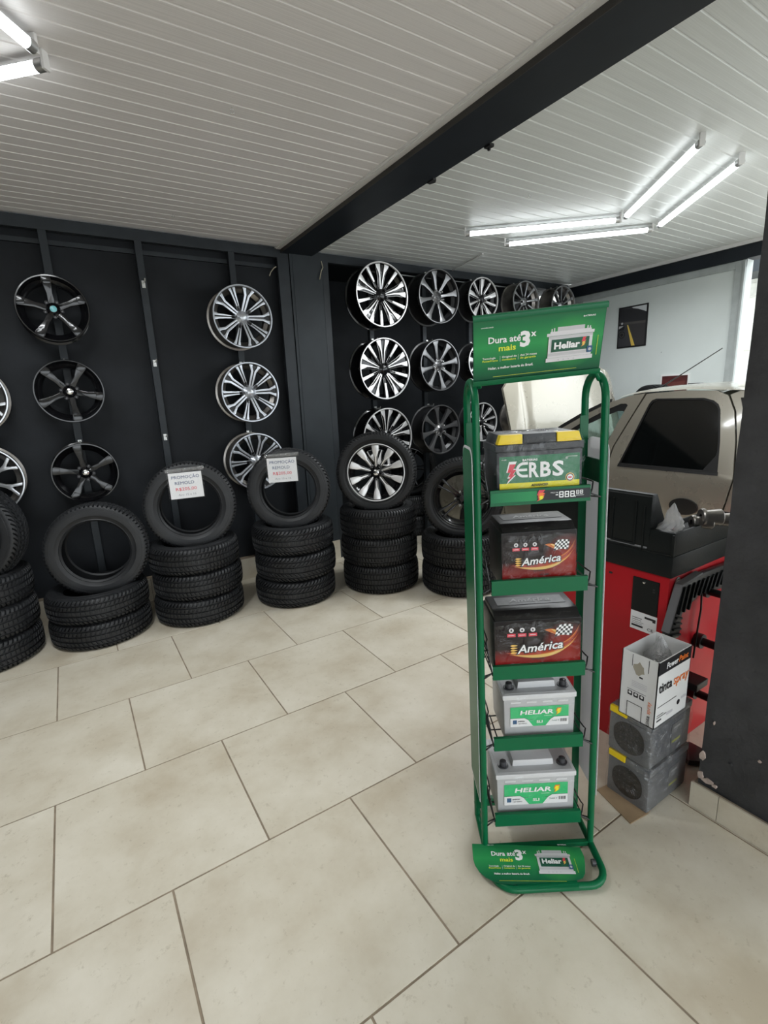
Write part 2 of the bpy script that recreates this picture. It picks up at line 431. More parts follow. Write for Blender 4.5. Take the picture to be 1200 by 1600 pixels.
# ---- floor: grout bed with one object per tile
fl = structure('floor', MB().box(-3.2, 5.9, -2.4, 4.88, -0.06, -0.0025), M_GROUT, 'floor of square beige stone tiles laid half-offset with brown joints')
PX, PY, GAP = 0.6460, 0.6385, 0.0065
ROWS = [(-2.374, 1), (-1.736, 0), (-1.097, 1), (-0.459, 2), (0.180, 0), (0.8185, 1), (1.457, 0), (2.0955, 1), (2.734, 0), (3.3725, 1), (4.011, 0), (4.6495, 1)]
_tm = {}
def tile_piece(w, h):
    k = (round(w, 3), round(h, 3))
    if k not in _tm:
        _tm[k] = MB().box(-w/2+GAP/2, w/2-GAP/2, -h/2+GAP/2, h/2-GAP/2, -0.009, 0).mesh('tile', M_TILE, bevel=0.0012)
    return _tm[k]
for y0, fam in ROWS:
    off = {0: -0.270, 1: 0.055, 2: 0.055}[fam] + (0.035 if abs(y0-0.18) < 0.01 else 0)
    y1 = min(y0+PY, 4.87)
    k0 = int(math.floor((-3.2-off)/PX))
    for k in range(k0, 20):
        a, b = off+k*PX, off+(k+1)*PX
        a, b = max(a, -3.2), min(b, 5.9)
        if b-a < 0.03: continue
        t = link('tile', tile_piece(b-a, y1-y0), fl, ((a+b)/2, (y0+y1)/2, random.uniform(-0.0006, 0.0)))
        t.rotation_euler = (random.uniform(-.0006, .0006), random.uniform(-.0006, .0006), 0)

# ---- ceilings of PVC slats
def slats(owner, x0, x1, y_first, pitch, y_min, y_max, m):
    L = x1-x0
    prof = [(0, 0.012), (0, 0.006), (0.004, 0.006), (0.0115, 0.0), (pitch, 0.0), (pitch, 0.012)]
    mb = MB(); n = len(prof)
    mb.add([(0, y, z) for y, z in prof]+[(L, y, z) for y, z in prof], [(i, i+1, n+i+1, n+i) for i in range(n-1)])
    me = mb.mesh('slat', m, recalc=False)
    k = math.floor((y_min-y_first)/pitch); y = y_first+k*pitch
    while y < y_max-0.005:
        if y+pitch <= y_max+0.03: link('slat', me, owner, (x0, y, ZC))
        y += pitch
ce = structure('ceiling', MB().box(-3.2, 1.70, -2.4, 4.25, ZC+0.0125, ZC+0.03), M_SLATL, 'warm grey ceiling of narrow PVC slats on the left of the beam')
slats(ce, -3.2, 1.70, 3.057, 0.0885, -2.4, 4.15, M_SLATL)
ce2 = structure('ceiling', MB().box(1.98, 5.5, -2.4, 4.25, ZC+0.0125, ZC+0.03), M_SLATR, 'glossy white ceiling of PVC slats on the right of the beam')
slats(ce2, 1.98, 5.43, 3.06, 0.0945, -2.4, 4.15, M_SLATR)

# ---- beam with white edge trim
structure('ceiling_beam', MB().box(1.7125, 1.985, -2.4, 4.20, 2.712, 2.95, 0), M_BEAM, 'long dark steel beam between the two slatted ceilings', bevel=0.002)
structure('trim_1', MB().box(1.7085, 1.7122, -2.4, 4.15, 2.711, 2.79, 0), M_BEAMSIDE, 'brown-black side plate of the ceiling beam')
structure('trim_2', MB().box(1.672, 1.708, -2.4, 4.15, 2.738, 2.762).box(1.660, 1.673, -2.4, 4.15, 2.743, 2.760), M_TRIMWHITE, 'white cornice strip along the left edge of the beam', bevel=0.001)
b2 = MB().box(1.82, 1.85, 2.42, 2.46, 2.700, 2.713).box(1.835, 1.845, 2.44, 2.452, 2.69, 2.70)
b3 = MB().prism([(1.972, 2.04), (1.998, 2.045), (2.012, 2.07), (1.998, 2.105), (1.975, 2.10)], 2.700, 2.712)

# ---- black back wall, left bay
wb = structure('wall_back', MB().box(-3.2, 1.775, 4.225, 4.32, 0, ZC), M_BLACKWALL, 'matt black board wall behind the left wheel columns')
part('top_rail', MB().box(-3.2, 1.775, 4.15, 4.195, 2.676, 2.752), M_STUD, wb, bevel=0.002)
part('inner_rail', MB().box(-3.2, 1.70, 4.20, 4.225, 2.60, 2.63), M_STUD, wb)
stud_l = MB().box(-0.0235, 0.0235, 4.15, 4.195, 0.19, 2.676).mesh('stud', M_STUD, bevel=0.002)
LSTUDS = [-1.20, -0.56, 0.062, 0.632, 1.296]
for x in LSTUDS: link('stud', stud_l, wb, (x, 0, 0))
part('stud', MB().box(1.675, 1.772, 4.145, 4.20, 0.0, 2.676).box(1.672, 1.682, 4.140, 4.15, 0.0, 2.676), M_STUD, wb, bevel=0.002)
# hooks: a plate and a forward peg; wheels hang with the barrel over the peg
hook_mb = MB().box(-0.011, 0.011, -0.006, 0.0, -0.022, 0.026).tube([(0, -0.004, 0.008), (0, -0.05, 0.008), (0, -0.085, 0.010), (0, -0.093, 0.024)], 0.0042, 8).tube([(0, -0.006, -0.014), (0, -0.03, -0.014)], 0.004, 8)
hook_me = hook_mb.mesh('hook', mat('zinc_hook', (0.62, 0.62, 0.60), 0.3, metal=0.7), smooth=40)
for x in (0.632,):
    for z in (2.385, 1.835, 1.285): link('hook', hook_me, wb, (x, 4.15, z))

# ---- corner pillar
structure('corner_pillar', MB().box(1.776, 2.072, 4.135, 4.88, 0, ZC).box(1.800, 1.803, 4.132, 4.135, 0, ZC), M_PILLAR, 'charcoal painted corner pillar under the beam', bevel=0.003)
# ---- black back wall, right bay (open frame in front of a deeper dark recess)
wr = structure('wall_back', MB().box(2.073, 5.52, 4.87, 4.95, 0, ZC).box(2.073, 5.42, 4.16, 4.87, 2.715, 2.745), M_BLACKWALL, 'deep black recess behind the right wheel columns')
part('top_rail', MB().box(2.073, 5.42, 4.15, 4.195, 2.682, 2.752), M_STUD, wr, bevel=0.002)
part('frame_post', MB().box(2.075, 2.135, 4.14, 4.20, 0, 2.682), M_STUD, wr, bevel=0.002)
stud_r = MB().box(-0.0225, 0.0225, 4.15, 4.195, 0.0, 2.682).mesh('stud', M_STUD, bevel=0.002)
RSTUDS = [2.56, 3.185, 3.80, 4.43, 5.06]
for x in RSTUDS: link('stud', stud_r, wr, (x, 0, 0))
part('light_rod', MB().tube([(2.60, 4.17, 2.655), (5.30, 4.17, 2.655)], 0.006, 8), mat('pale_rod', (0.45, 0.46, 0.47), 0.35, metal=0.3), wr, smooth=60)

# ---- baseboard along the black wall
bbk = structure('baseboard_back', MB().box(-3.2, 1.775, 4.149, 4.225, 0, 0.182), M_GROUT, 'pale stone tile skirting below the black wall')
for k in range(-5, 3):
    a, b = max(-3.2, -0.27+k*PX), min(1.775, -0.27+(k+1)*PX)
    if b-a > .05: link('skirting_tile', MB().box(-(b-a)/2+.002, (b-a)/2-.002, -0.008, 0, 0.001, 0.185).mesh('skirting_tile', M_TILE, bevel=.001), bbk, ((a+b)/2, 4.149, 0))
bbp = structure('baseboard_pillar', MB().box(1.776, 2.072, 4.128, 4.135, 0, 0.184), M_TILE, 'pale tile skirting on the corner pillar', bevel=.001)

# ---- white right wall with grey frame
wt = structure('wall_right', MB().box(5.43, 5.55, 2.265, 4.87, 0, 2.60), M_WHITE, 'white plastered right wall behind the car')
part('frame_bar', MB().box(5.415, 5.43, 2.265, 4.16, 2.530, 2.592), M_GREYFRAME, wt, bevel=0.002)
part('frame_bar', MB().box(5.412, 5.43, 2.265, 2.350, 0, 2.592).box(5.40, 5.416, 2.265, 2.282, 0, 2.592), M_GREYFRAME, wt, bevel=0.002)
part('frame_bar', MB().box(5.412, 5.43, 3.955, 4.02, 0, 2.530), M_GREYFRAME, wt, bevel=0.002)
structure('trim_3', MB().box(5.395, 5.55, -2.4, 4.15, 2.600, 2.716), M_BEAM, 'dark lintel beam along the top of the white wall', bevel=.002)
structure('trim_4', MB().box(5.385, 5.43, -2.4, 4.15, 2.718, 2.75), M_TRIMWHITE, 'white cornice strip above the white wall', bevel=.001)
# left boundary wall, outside the frame
structure('wall_left', MB().box(-3.3, -3.2, -2.4, 4.32, 0, ZC+.03), M_BLACKWALL, 'black side wall left of the wheel display')

structure('wall_front_added', MB().box(-3.3, 5.55, -2.5, -2.4, 2.25, ZC+.03).box(-3.3, -1.9, -2.5, -2.4, 0, 2.25), M_WHITE, 'unseen front wall with a wide opening, added behind the viewer to hold back light')  # added out of view: partly closes the front so blacks render deeper

# ---- dark plastered pillar in the right foreground
pil_mb = MB()
def pil_face(u, v):   # gently uneven plaster face
    y = 0.18+u*0.51; z = v*ZC
    return (1.730+0.0028*math.sin(y*31+z*7)+0.002*math.sin(z*23+y*11), y, z)
pil_mb.grid(pil_face, 24, 90)
pil_mb.add([(1.733, .69, 0), (2.05, .69, 0), (2.05, .69, ZC), (1.733, .69, ZC), (2.05, .18, 0), (2.05, .18, ZC), (1.733, .18, 0), (1.733, .18, ZC)],
           [(0, 3, 2, 1), (1, 2, 5, 4), (4, 5, 7, 6)])
pl = structure('wall_pillar', pil_mb, M_PLASTERDARK, 'rough charcoal plastered pillar in the right foreground', smooth=50)
def blob(cx, cy, rx, ry, n, seed):
    rr = random.Random(seed)
    return [(cx+rx*rr.uniform(.6, 1.1)*math.cos(2*PI*i/n), cy+ry*rr.uniform(.6, 1.1)*math.sin(2*PI*i/n)) for i in range(n)]
for i, (y, z, ry, rz) in enumerate([(0.684, .215, .010, .022), (0.684, .135, .012, .016), (0.660, .125, .022, .010), (.60, .235, .008, .005), (.48, .41, .004, .005), (.52, .30, .005, .004), (.66, .36, .003, .008), (.635, .12, .012, .006)]):
    part('chip', MB().prism(blob(y, z, ry, rz, 9, i), 1.7225, 1.7300, 'yz'), M_CHIP if i not in (3,) else M_PLASTERDARK, pl)
bp = structure('baseboard_right', MB().box(1.7165, 1.7262, 0.18, 0.698, 0, 0.098).box(1.7262, 2.05, 0.6905, 0.700, 0, 0.098), M_GROUT, 'tile skirting at the foot of the dark pillar')
for a, b in ((.18, .40), (.402, .612), (.614, .704)):
    part('skirting_tile', MB().box(1.708, 1.7165, a, b, 0.001, 0.1), M_TILE, bp, bevel=.001)

# ---- outside, beyond the open right side
gr = structure('yard_ground', MB().box(5.9, 16, -12, 12, -0.08, -0.02).box(-10, 5.9, -12, -2.4, -0.08, -0.02), M_CONCRETE, 'grey concrete yard outside the shop')
yw = structure('yard_wall', MB().box(9.2, 9.35, 0.5, 8.0, 0, 4.2), mat('whitewashed_wall', (0.62, 0.60, 0.54), 0.8, var=0.15, vscale=3), 'pale block wall across the yard')
blk = MB().box(-0.008, 0, -0.19, 0.19, -0.09, 0.09).mesh('block', mat('whitewashed_block', (0.70, 0.69, 0.62), 0.8, var=0.2, vscale=7), bevel=.006)
for r in range(19):
    for c in range(12):
        link('block', blk, yw, (9.2, 2.0+c*0.40+(0.2 if r % 2 else 0), 0.1+r*0.2))
structure('yard_eave', MB().box(8.6, 9.3, 0.5, 8, 3.05, 3.22), M_STUD, 'dark eave above the yard wall')

# ================================================================== LAMPS
def tube_lamp(a, b, label):
    a, b = Vector((*a, 2.708)), Vector((*b, 2.708)); d = (b-a); L = d.length
    M = Matrix.Translation((a+b)/2) @ Matrix.Rotation(math.atan2(d.y, d.x), 4, 'Z')
    t = thing('led_tube_lamp', label, 'lamp', M, group='bare tube lamps on the ceiling')
    # LED tube: lit plastic diffuser on the lower side, aluminium back on the upper side
    a0, b0 = -L/2+.025, L/2-.025
    dif = MB(); bk = MB()
    for mb, lo, hi in ((dif, 150, 390), (bk, 30, 150)):
        mb.grid(lambda u, v, lo=lo, hi=hi: (a0+(b0-a0)*u, .0195*math.cos(R_(lo+(hi-lo)*v)), .0195*math.sin(R_(lo+(hi-lo)*v))), 1, 12, flip=True)
    part('diffuser', dif, M_TUBE, t, smooth=60)
    part('heat_sink', bk, M_TUBECAP, t, smooth=60)
    ld = bpy.data.lights.new('tube_light', 'AREA'); ld.shape = 'RECTANGLE'; ld.size = L-.06; ld.size_y = .030
    ld.energy = TUBE_WATTS; ld.color = (.94, .98, 1.0); ld.spread = R_(165)
    lo_ = bpy.data.objects.new('tube_light', ld); COL.objects.link(lo_); lo_.parent = t; lo_.location = (0, 0, -.0202)
    for s in (-1, 1):
        part('end_cap', MB().tube([(s*(L/2-.03), 0, 0), (s*(L/2), 0, 0)], 0.0205, 14), M_TUBECAP, t, smooth=40)
        part('holder', MB().box(s*(L/2+.004)-.006, s*(L/2+.004)+.006, -.014, .014, -.018, .0418), M_TRIMWHITE, t, bevel=.002)
    return t
tube_lamp((3.624, 2.323), (2.952, 1.501), 'lit white tube lamp, nearer the beam of the two pointing at the viewer')
tube_lamp((4.063, 2.324), (3.392, 1.502), 'lit white tube lamp, rightmost of the two pointing at the viewer')
tube_lamp((2.804, 3.111), (3.644, 2.385), 'lit white tube lamp, upper of the two running sideways over the wheels')
tube_lamp((3.292, 3.170), (4.098, 2.404), 'lit white tube lamp, lower of the two running sideways over the wheels')
tube_lamp((0.135, 2.348), (-0.62, 3.06), 'lit white tube lamp at the left edge, lower arm of the pair')
tube_lamp((0.105, 2.265), (-0.57, 1.45), 'lit white tube lamp at the left edge, upper arm of the pair')

# small eyelets screwed in the ceiling, drop rod, loose wires
eye = MB().tube([(0.009*math.cos(2*PI*i/12), 0, -0.018+0.009*math.sin(2*PI*i/12)) for i in range(12)], 0.0016, 6, closed=True).tube([(0, 0, 0), (0, 0, -.009)], .0016, 6)
eye_me = eye.mesh('ceiling_eyelet', M_CHROME, smooth=60)
for (x, y, l) in ((.811, 2.376, 'small wire eyelet screwed in the left ceiling, middle of the slats'), (.807, 3.729, 'small wire eyelet in the left ceiling close to the black wall'),
                  (2.692, 3.807, 'small wire eyelet in the right ceiling above the first right wheel column'), (2.737, 2.435, 'small wire eyelet in the white ceiling left of the lit tubes'),
                  (4.045, 3.344, 'small wire eyelet in the white ceiling below the lit tubes'), (4.764, 2.455, 'small wire eyelet in the white ceiling near the right wall')):
    tag(link('ceiling_eyelet', eye_me, None, (x, y, ZC)), l, 'eyelet', 'wire eyelets in the ceiling')
tag(part('ceiling_rod', MB().tube([(3.53, 4.12, 2.742), (3.41, 3.56, 2.742)], 0.006, 8), M_TRIMWHITE, None, smooth=60), 'thin white rod lying on the white ceiling above the wheels', 'rod')
tag(part('loose_wire', MB().tube([(1.655, 4.138, 2.60), (1.63, 4.125, 2.585), (1.60, 4.128, 2.55), (1.585, 4.12, 2.52)], 0.004, 6), mat('twisted_wire', (.45, .40, .30), .5), None, smooth=60), 'short frayed wire hanging left of the corner pillar', 'wire')
tag(part('loose_wire', MB().tube([(2.066, 4.130, 2.68), (2.075, 4.122, 2.63), (2.055, 4.118, 2.60), (2.035, 4.12, 2.53)], 0.004, 6), MATS['twisted_wire'], None, smooth=60), 'short frayed wire hanging on the corner pillar', 'wire')
tag(part('beam_clip', b2, M_SATINBLACK, None, loc=(.16, -.40, .003)), 'small black clip under the beam edge, nearer the viewer', 'clip')
tag(part('beam_clip', b3, M_SATINBLACK, None, loc=(0, .42, .005)), 'small black flake of sealant at the beam edge', 'clip')

# ================================================================== TYRES AND WHEELS
def tyre_mesh(name, R, W, rr, N, skew, m, stag=0.5):
    h = W/2
    g = 0.010
    prof = [(rr-.004, -h*.80, 0), (rr, -h*.86, 0), (rr+.008, -h*.93, 0), (rr+.012, -h*.90, 0), (rr+(R-rr)*.30, -h*.97, 0), (rr+(R-rr)*.32, -h*.99, 0), (rr+(R-rr)*.45, -h*1.0, 0), (rr+(R-rr)*.62, -h*.99, 0), (rr+(R-rr)*.63, -h*.975, 0), (R-.030, -h*.97, 0), (R-.016, -h*.90, 1), (R-.006, -h*.80, 1), (R-.002, -h*.64, 1),
            (R-g, -h*.625, 0), (R-g, -h*.525, 0), (R, -h*.51, 2), (R+.001, -h*.27, 2), (R-g, -h*.255, 0), (R-g, -h*.145, 0), (R+.0015, -h*.13, 3), (R+.0015, h*.13, 3),
            (R-g, h*.145, 0), (R-g, h*.255, 0), (R+.001, h*.27, 2), (R, h*.51, 2), (R-g, h*.525, 0), (R-g, h*.625, 0), (R-.002, h*.64, 1), (R-.006, h*.80, 1), (R-.016, h*.90, 1), (R-.030, h*.97, 0),
            (rr+(R-rr)*.63, h*.975, 0), (rr+(R-rr)*.62, h*.99, 0), (rr+(R-rr)*.45, h*1.0, 0), (rr+(R-rr)*.32, h*.99, 0), (rr+(R-rr)*.30, h*.97, 0), (rr+.012, h*.90, 0), (rr+.008, h*.93, 0), (rr, h*.86, 0), (rr-.004, h*.80, 0), (rr+.006, h*.70, 0), (rr+(R-rr)*.5, h*.88, 0), (R-.020, h*.70, 0), (R-.016, 0, 0), (R-.020, -h*.70, 0), (rr+(R-rr)*.5, -h*.88, 0), (rr+.006, -h*.70, 0)]
    fr = [0.0, 0.56, 0.62, 0.94]
    mb = MB(); k = len(prof); vs = []
    for i in range(N):
        for q in range(4):
            for (r, z, f) in prof:
                a = 2*PI*(i+fr[q])/N
                if f in (1, 2): a += skew*abs(z)/h*2*PI/N*1.5
                if f == 2: a += stag*2*PI/N
                d = {0: 0, 1: .013, 2: .008, 3: .005}[f] if q >= 2 else 0
                vs.append(((r-d)*math.cos(a), (r-d)*math.sin(a), z))
    n = N*4; fs = []
    for j in range(n):
        j2 = (j+1) % n
        for i in range(k):
            i2 = (i+1) % k
            fs.append((j*k+i, j2*k+i, j2*k+i2, j*k+i2))
    mb.add(vs, fs)
    return mb.mesh(name, m, smooth=32)
T_A = tyre_mesh('tyre', .312, .190, .203, 72, 1.0, M_RUBBER2)
T_B = tyre_mesh('tyre', .312, .200, .203, 64, 2.2, M_RUBBER2)
T_C = tyre_mesh('tyre', .312, .225, .205, 80, 0.4, M_RUBBER)
T_W = tyre_mesh('tyre', .316, .215, .226, 80, 0.4, M_RUBBER)
T_W.name = 'tyre_low_profile'

def put_tyre(me, x, y, z, label, group, rot=None, yaw=None):
    o = link('tyre', me, None)
    if yaw is not None:
        o.matrix_world = Matrix.Translation((x, y, z)) @ Matrix.Rotation(yaw, 4, 'Z') @ Matrix.Rotation(R_(90-rot), 4, 'X')
    else:
        o.matrix_world = Matrix.Translation((x, y, z)) @ Matrix.Rotation(random.uniform(0, 6), 4, 'Z')
    tag(o, label, 'tyre', group)
    return o
POS = {2: ['lower', 'upper'], 3: ['bottom', 'middle', 'top']}
STACKS = [  # x, y, n, mesh, width, where
    (-0.642, 3.785, 3, T_A, .190, 'in the stack at the left edge of the photo'),
    (0.000, 3.752, 2, T_A, .176, 'in the stack of two under the bare upright tyre'),
    (0.652, 3.685, 3, T_A, .190, 'in the stack under the left price notice'),
    (1.365, 3.532, 3, T_B, .204, 'in the stack under the right price notice'),
    (2.032, 3.325, 3, T_C, .225, 'in the stack under the tyre with the star-bladed wheel'),
    (2.510, 2.870, 2, T_C, .230, 'in the stack behind the green rack'),
]
TOPZ = []
for (x, y, n, me, w, where) in STACKS:
    for i in range(n):
        o = put_tyre(me, x+random.uniform(-.008, .008), y+random.uniform(-.008, .008), w/2+i*w+.001, f'black tyre lying flat, {POS[n][i]} one {where}', 'tyres lying in stacks')
        hm = {id(T_A): .190, id(T_B): .200, id(T_C): .225}[id(me)]
        o.scale = (1, 1, w/hm)
    TOPZ.append(n*w)
# bare upright tyres on the stacks
UPT = [(-0.612, 3.75, TOPZ[0], T_B, 3, R_(-20), 'bare black tyre standing on the stack at the left edge of the photo'),
       (0.055, 3.735, TOPZ[1], T_A, 2, R_(-11), 'bare black tyre standing on the stack of two, showing black wall through it'),
       (0.665, 3.665, TOPZ[2], T_A, 4, R_(-13), 'bare black tyre standing upright with the left price notice taped on'),
       (1.365, 3.520, TOPZ[3], T_B, 4, R_(-27), 'bare black tyre standing upright with the right price notice taped on')]
UPM = []; SINK = .058   # an upright tyre settles into the hole of the one below
for (x, y, z, me, lean, yaw, l) in UPT:
    o = put_tyre(me, x, y, z+.308-SINK, l, 'tyres standing on the stacks', lean, yaw); UPM.append(o)

# ---- rims -------------------------------------------------------
def rim_barrel(R, D):
    prof = [(R-.004, 0), (R, -.004), (R, -.012), (R-.013, -.016), (R-.016, -.04), (R-.045, -.065), (R-.045, -.10), (R-.018, -D+.02), (R-.014, -D+.014), (R, -D+.010), (R, -D), (R-.010, -D),
            (R-.022, -D+.016), (R-.052, -.10), (R-.050, -.064), (R-.024, -.04), (R-.020, -.016), (R-.013, -.004), (R-.010, 0)]
    return MB().lathe(prof, 56, closed=True)
def poly_spoke(limbs, zf, th, dark=None, zd=.016):
    """limbs: polygons (radius, tangent) machined on top; dark: wider backing polygons"""
    mb = MB()
    for pl in limbs:
        n = len(pl)
        a = sum(pl[k][0]*pl[(k+1) % n][1]-pl[(k+1) % n][0]*pl[k][1] for k in range(n))
        if a < 0: pl = pl[::-1]
        vs = [(x, y, zf(x)) for x, y in pl]+[(x, y, zf(x)-th) for x, y in pl]
        mb.add(vs, [tuple(range(n))], 0)
        b = len(mb.v)-2*n
        for i in range(n):
            j = (i+1) % n
            mb.f.append([b+j, b+i, b+n+i, b+n+j]); mb.m.append(1)
    for pl in (dark or []):
        n = len(pl)
        a = sum(pl[k][0]*pl[(k+1) % n][1]-pl[(k+1) % n][0]*pl[k][1] for k in range(n))
        if a < 0: pl = pl[::-1]
        vs = [(x, y, zf(x)-zd) for x, y in pl]+[(x*.99, y*.8, zf(x)-zd-.035) for x, y in pl]
        mb.add(vs, [tuple(range(n))], 1)
        b = len(mb.v)-2*n
        for i in range(n):
            j = (i+1) % n
            mb.f.append([b+j, b+i, b+n+i, b+n+j]); mb.m.append(1)
    return mb
def mir(p): return [(x, -y) for x, y in p]
def sc(ps, k): return [[(x*k, y*k) for x, y in p] for p in ps]

def build_rim(t, design, R, D, parent_is_part=False):
    """adds barrel, lip, spokes, hub, cap and lug bolts below t"""
    k = R/0.25
    zf = lambda x: -0.010-0.030*max(0, 1-x/R)**1.0
    A = dict(
      star=dict(face=M_MACHINED, side=M_GLOSSBLACK, barrel=M_GLOSSBLACK, lip=M_MACHINED, n=5, ph=90,
                main=[[(.040, .0015), (.150, .0115), (.236, .022), (.236, .070), (.205, .055), (.172, .031), (.140, .0215), (.042, .0085)]], sec=[[(.115, -.0075), (.236, -.0135), (.236, .0135), (.115, .0075)]],
                mdark=[[(.035, -.018), (.15, -.038), (.236, -.066), (.236, .066), (.15, .038), (.035, .018)]], sdark=[[(.04, -.006), (.236, -.014), (.236, .014), (.04, .006)]], hub=M_GLOSSBLACK, cap=M_GLOSSBLACK),
      fork=dict(face=M_HYPER, side=M_SATINBLACK, barrel=M_STEEL, lip=M_HYPER, n=5, ph=0,
                main=[[(.034, .0035), (.180, .0055), (.212, .020), (.236, .022), (.236, .058), (.204, .038), (.172, .0225), (.034, .0165)]], sec=[[(.090, .0035), (.236, .0065), (.236, .032), (.2, .021), (.090, .0115)]], secm=True,
                mdark=[[(.03, -.017), (.19, -.024), (.236, -.058), (.236, .058), (.19, .024), (.03, .017)]], sdark=[[(.05, -.012), (.2, -.018), (.236, -.03), (.236, .03), (.2, .018), (.05, .012)]], hub=M_HYPER, cap=M_SILVER),
      eight=dict(face=M_DARKSILVER, side=M_DARKSILVER, barrel=M_SATINBLACK, lip=M_DARKSILVER, n=8, ph=0,
                main=[[(.035, -.013), (.11, -.0125), (.19, -.020), (.236, -.038), (.236, .038), (.19, .020), (.11, .0125), (.035, .013)]], sec=None, mdark=None, hub=M_DARKSILVER, cap=M_SATINBLACK),
      blade=dict(face=M_MACHINED, side=M_GLOSSBLACK, barrel=M_SATINBLACK, lip=M_MACHINED, n=5, ph=20,
                main=[[(.04, -.006), (.12, -.012), (.15, -.03), (.234, -.036), (.234, .018), (.12, .010), (.04, .006)]], sec=[[(.04, -.005), (.234, -.013), (.234, .013), (.04, .005)]],
                mdark=[[(.03, -.016), (.236, -.045), (.236, .03), (.03, .016)]], sdark=[[(.03, -.01), (.236, -.02), (.236, .02), (.03, .01)]], hub=M_GLOSSBLACK, cap=M_SATINBLACK),
      ten=dict(face=M_SILVER, side=M_DARKSILVER, barrel=M_STEEL, lip=M_SILVER, n=10, ph=9,
                main=[[(.035, -.008), (.15, -.009), (.236, -.020), (.236, .020), (.15, .009), (.035, .008)]], sec=None, mdark=None, hub=M_SILVER, cap=M_DARKSILVER),
      black5=dict(face=M_GLOSSBLACK, side=M_GLOSSBLACK, barrel=M_GLOSSBLACK, lip=M_GLOSSBLACK, n=5, ph=90,
                main=[[(.03, -.030), (.06, -.022), (.12, -.019), (.232, -.036), (.236, 0), (.232, .036), (.12, .019), (.06, .022), (.03, .030)]], sec=None, step=[[(.185, -.022), (.242, -.032), (.242, .032), (.185, .022)]], mdark=None, hub=M_GLOSSBLACK, cap=M_CHROME),
      honeyc=dict(face=M_SILVER, side=M_DARKSILVER, barrel=M_STEEL, lip=M_SILVER, n=7, ph=10,
                main=[[(.035, -.012), (.135, -.012), (.17, -.022), (.236, -.060), (.236, -.036), (.19, -.010), (.175, 0), (.19, .010), (.236, .036), (.236, .060), (.17, .022), (.135, .012), (.035, .012)]], sec=None, mdark=None, hub=M_SILVER, cap=M_SILVER),
      flare=dict(face=M_MACHINED, side=M_GLOSSBLACK, barrel=M_GLOSSBLACK, lip=M_MACHINED, n=10, ph=18,
                main=[[(.035, -.004), (.130, -.0075), (.172, -.024), (.236, -.030), (.236, .030), (.172, .024), (.130, .0075), (.035, .004)]], sec=None,
                mdark=[[(.03, -.01), (.13, -.016), (.236, -.036), (.236, .036), (.13, .016), (.03, .01)]], hub=M_GLOSSBLACK, cap=M_CHROME),
      black10=dict(face=M_GLOSSBLACK, side=M_GLOSSBLACK, barrel=M_GLOSSBLACK, lip=M_GLOSSBLACK, n=5, ph=0,
                main=[[(.035, .004), (.236, .020), (.236, .046), (.15, .026), (.035, .020)]], mirror=True, sec=None, mdark=None, hub=M_GLOSSBLACK, cap=M_SATINBLACK),
    )[design]
    if (design, R) not in RIMS:
        mats = [A['face'], A['side']]
        main = sc(A['main'], k)
        if design in ('star', 'fork', 'black10'): main += [mir(p) for p in main]
        r = dict(barrel=rim_barrel(R, D).mesh('barrel', A['barrel'], smooth=35),
                 lip=MB().lathe([(R-.0005, -.003), (R-.003, .0016), (R-.010, .0016), (R-.0145, -.006), (R-.0165, -.016), (R-.015, -.016), (R-.001, -.0035)], 64, closed=True).mesh('lip', A['lip'], smooth=35),
                 spoke=poly_spoke(main, zf, .022 if A['mdark'] else .034, sc(A['mdark'], k) if A['mdark'] else None, .009).mesh('spoke', mats, bevel=0.0016, smooth=25),
                 hub=MB().lathe([(.001, -.016), (.026*k, -.0185), (.036*k, -.027), (.060*k, -.040), (.064*k, -.07), (.001, -.06)], 28).mesh('hub', A['hub'], smooth=35),
                 cap=MB().lathe([(.0005, -.0105), (.017*k, -.0112), (.0235*k, -.0135), (.0245*k, -.022)], 24).mesh('hub_cap', A['cap'], smooth=40),
                 lug=MB().lathe([(.0085, -.0200), (.0105, -.0185), (.0115, -.0205), (.0115, -.034)], 12).lathe([(.0005, -.028), (.0065, -.028), (.0065, -.034)], 8).mesh('lug_hole', M_LEAD if A['cap'] is not M_SATINBLACK else M_CHROME, smooth=40))
        if A.get('sec'):
            sec = sc(A['sec'], k)
            if A.get('secm'): sec += [mir(p) for p in sec]
            r['sec'] = poly_spoke(sec, zf, .022, sc(A['sdark'], k), .010).mesh('spoke', mats, bevel=.0014, smooth=25)
        if A.get('step'):
            r['step'] = poly_spoke(sc(A['step'], k), lambda x: -.002, .012).mesh('step', mats, bevel=.0016, smooth=25)
        RIMS[(design, R)] = r
    r = RIMS[(design, R)]
    link('barrel', r['barrel'], t); link('lip', r['lip'], t); link('hub', r['hub'], t)
    cap = link('hub_cap', r['cap'], t)
    n = A['n']
    for i in range(n):
        a = R_(A['ph'])+2*PI*i/n
        s = link('spoke', r['spoke'], t, rot=(0, 0, a))
        if 'sec' in r: link('spoke', r['sec'], t, rot=(0, 0, a+PI/n))
        if 'step' in r: link('spoke_tip', r['step'], t, rot=(0, 0, a))
    for i in range(5):
        a = R_(A['ph'])+2*PI*(i+.5)/5
        link('lug_hole', r['lug'], t, (.060*k*math.cos(a), .060*k*math.sin(a), .004))
    return cap
RIMS = {}
def hang(design, R, x, z, wall, label, group, phase=0.0, D=.185, y=None, hook=True):
    yf = 3.955 if y is None else y
    M = Matrix.Translation((x, yf, z)) @ Matrix.Rotation(PI/2, 4, 'X') @ Matrix.Rotation(phase, 4, 'Z')
    t = thing('alloy_wheel', label, 'wheel', M, group=group)
    cap = build_rim(t, design, R, D)
    if hook: link('hook', hook_me, wall, (x, 4.15, z+R-.012))
    return t, cap
G = 'alloy wheels hung on the black wall'
TMB = ['topmost', 'middle', 'lowest']
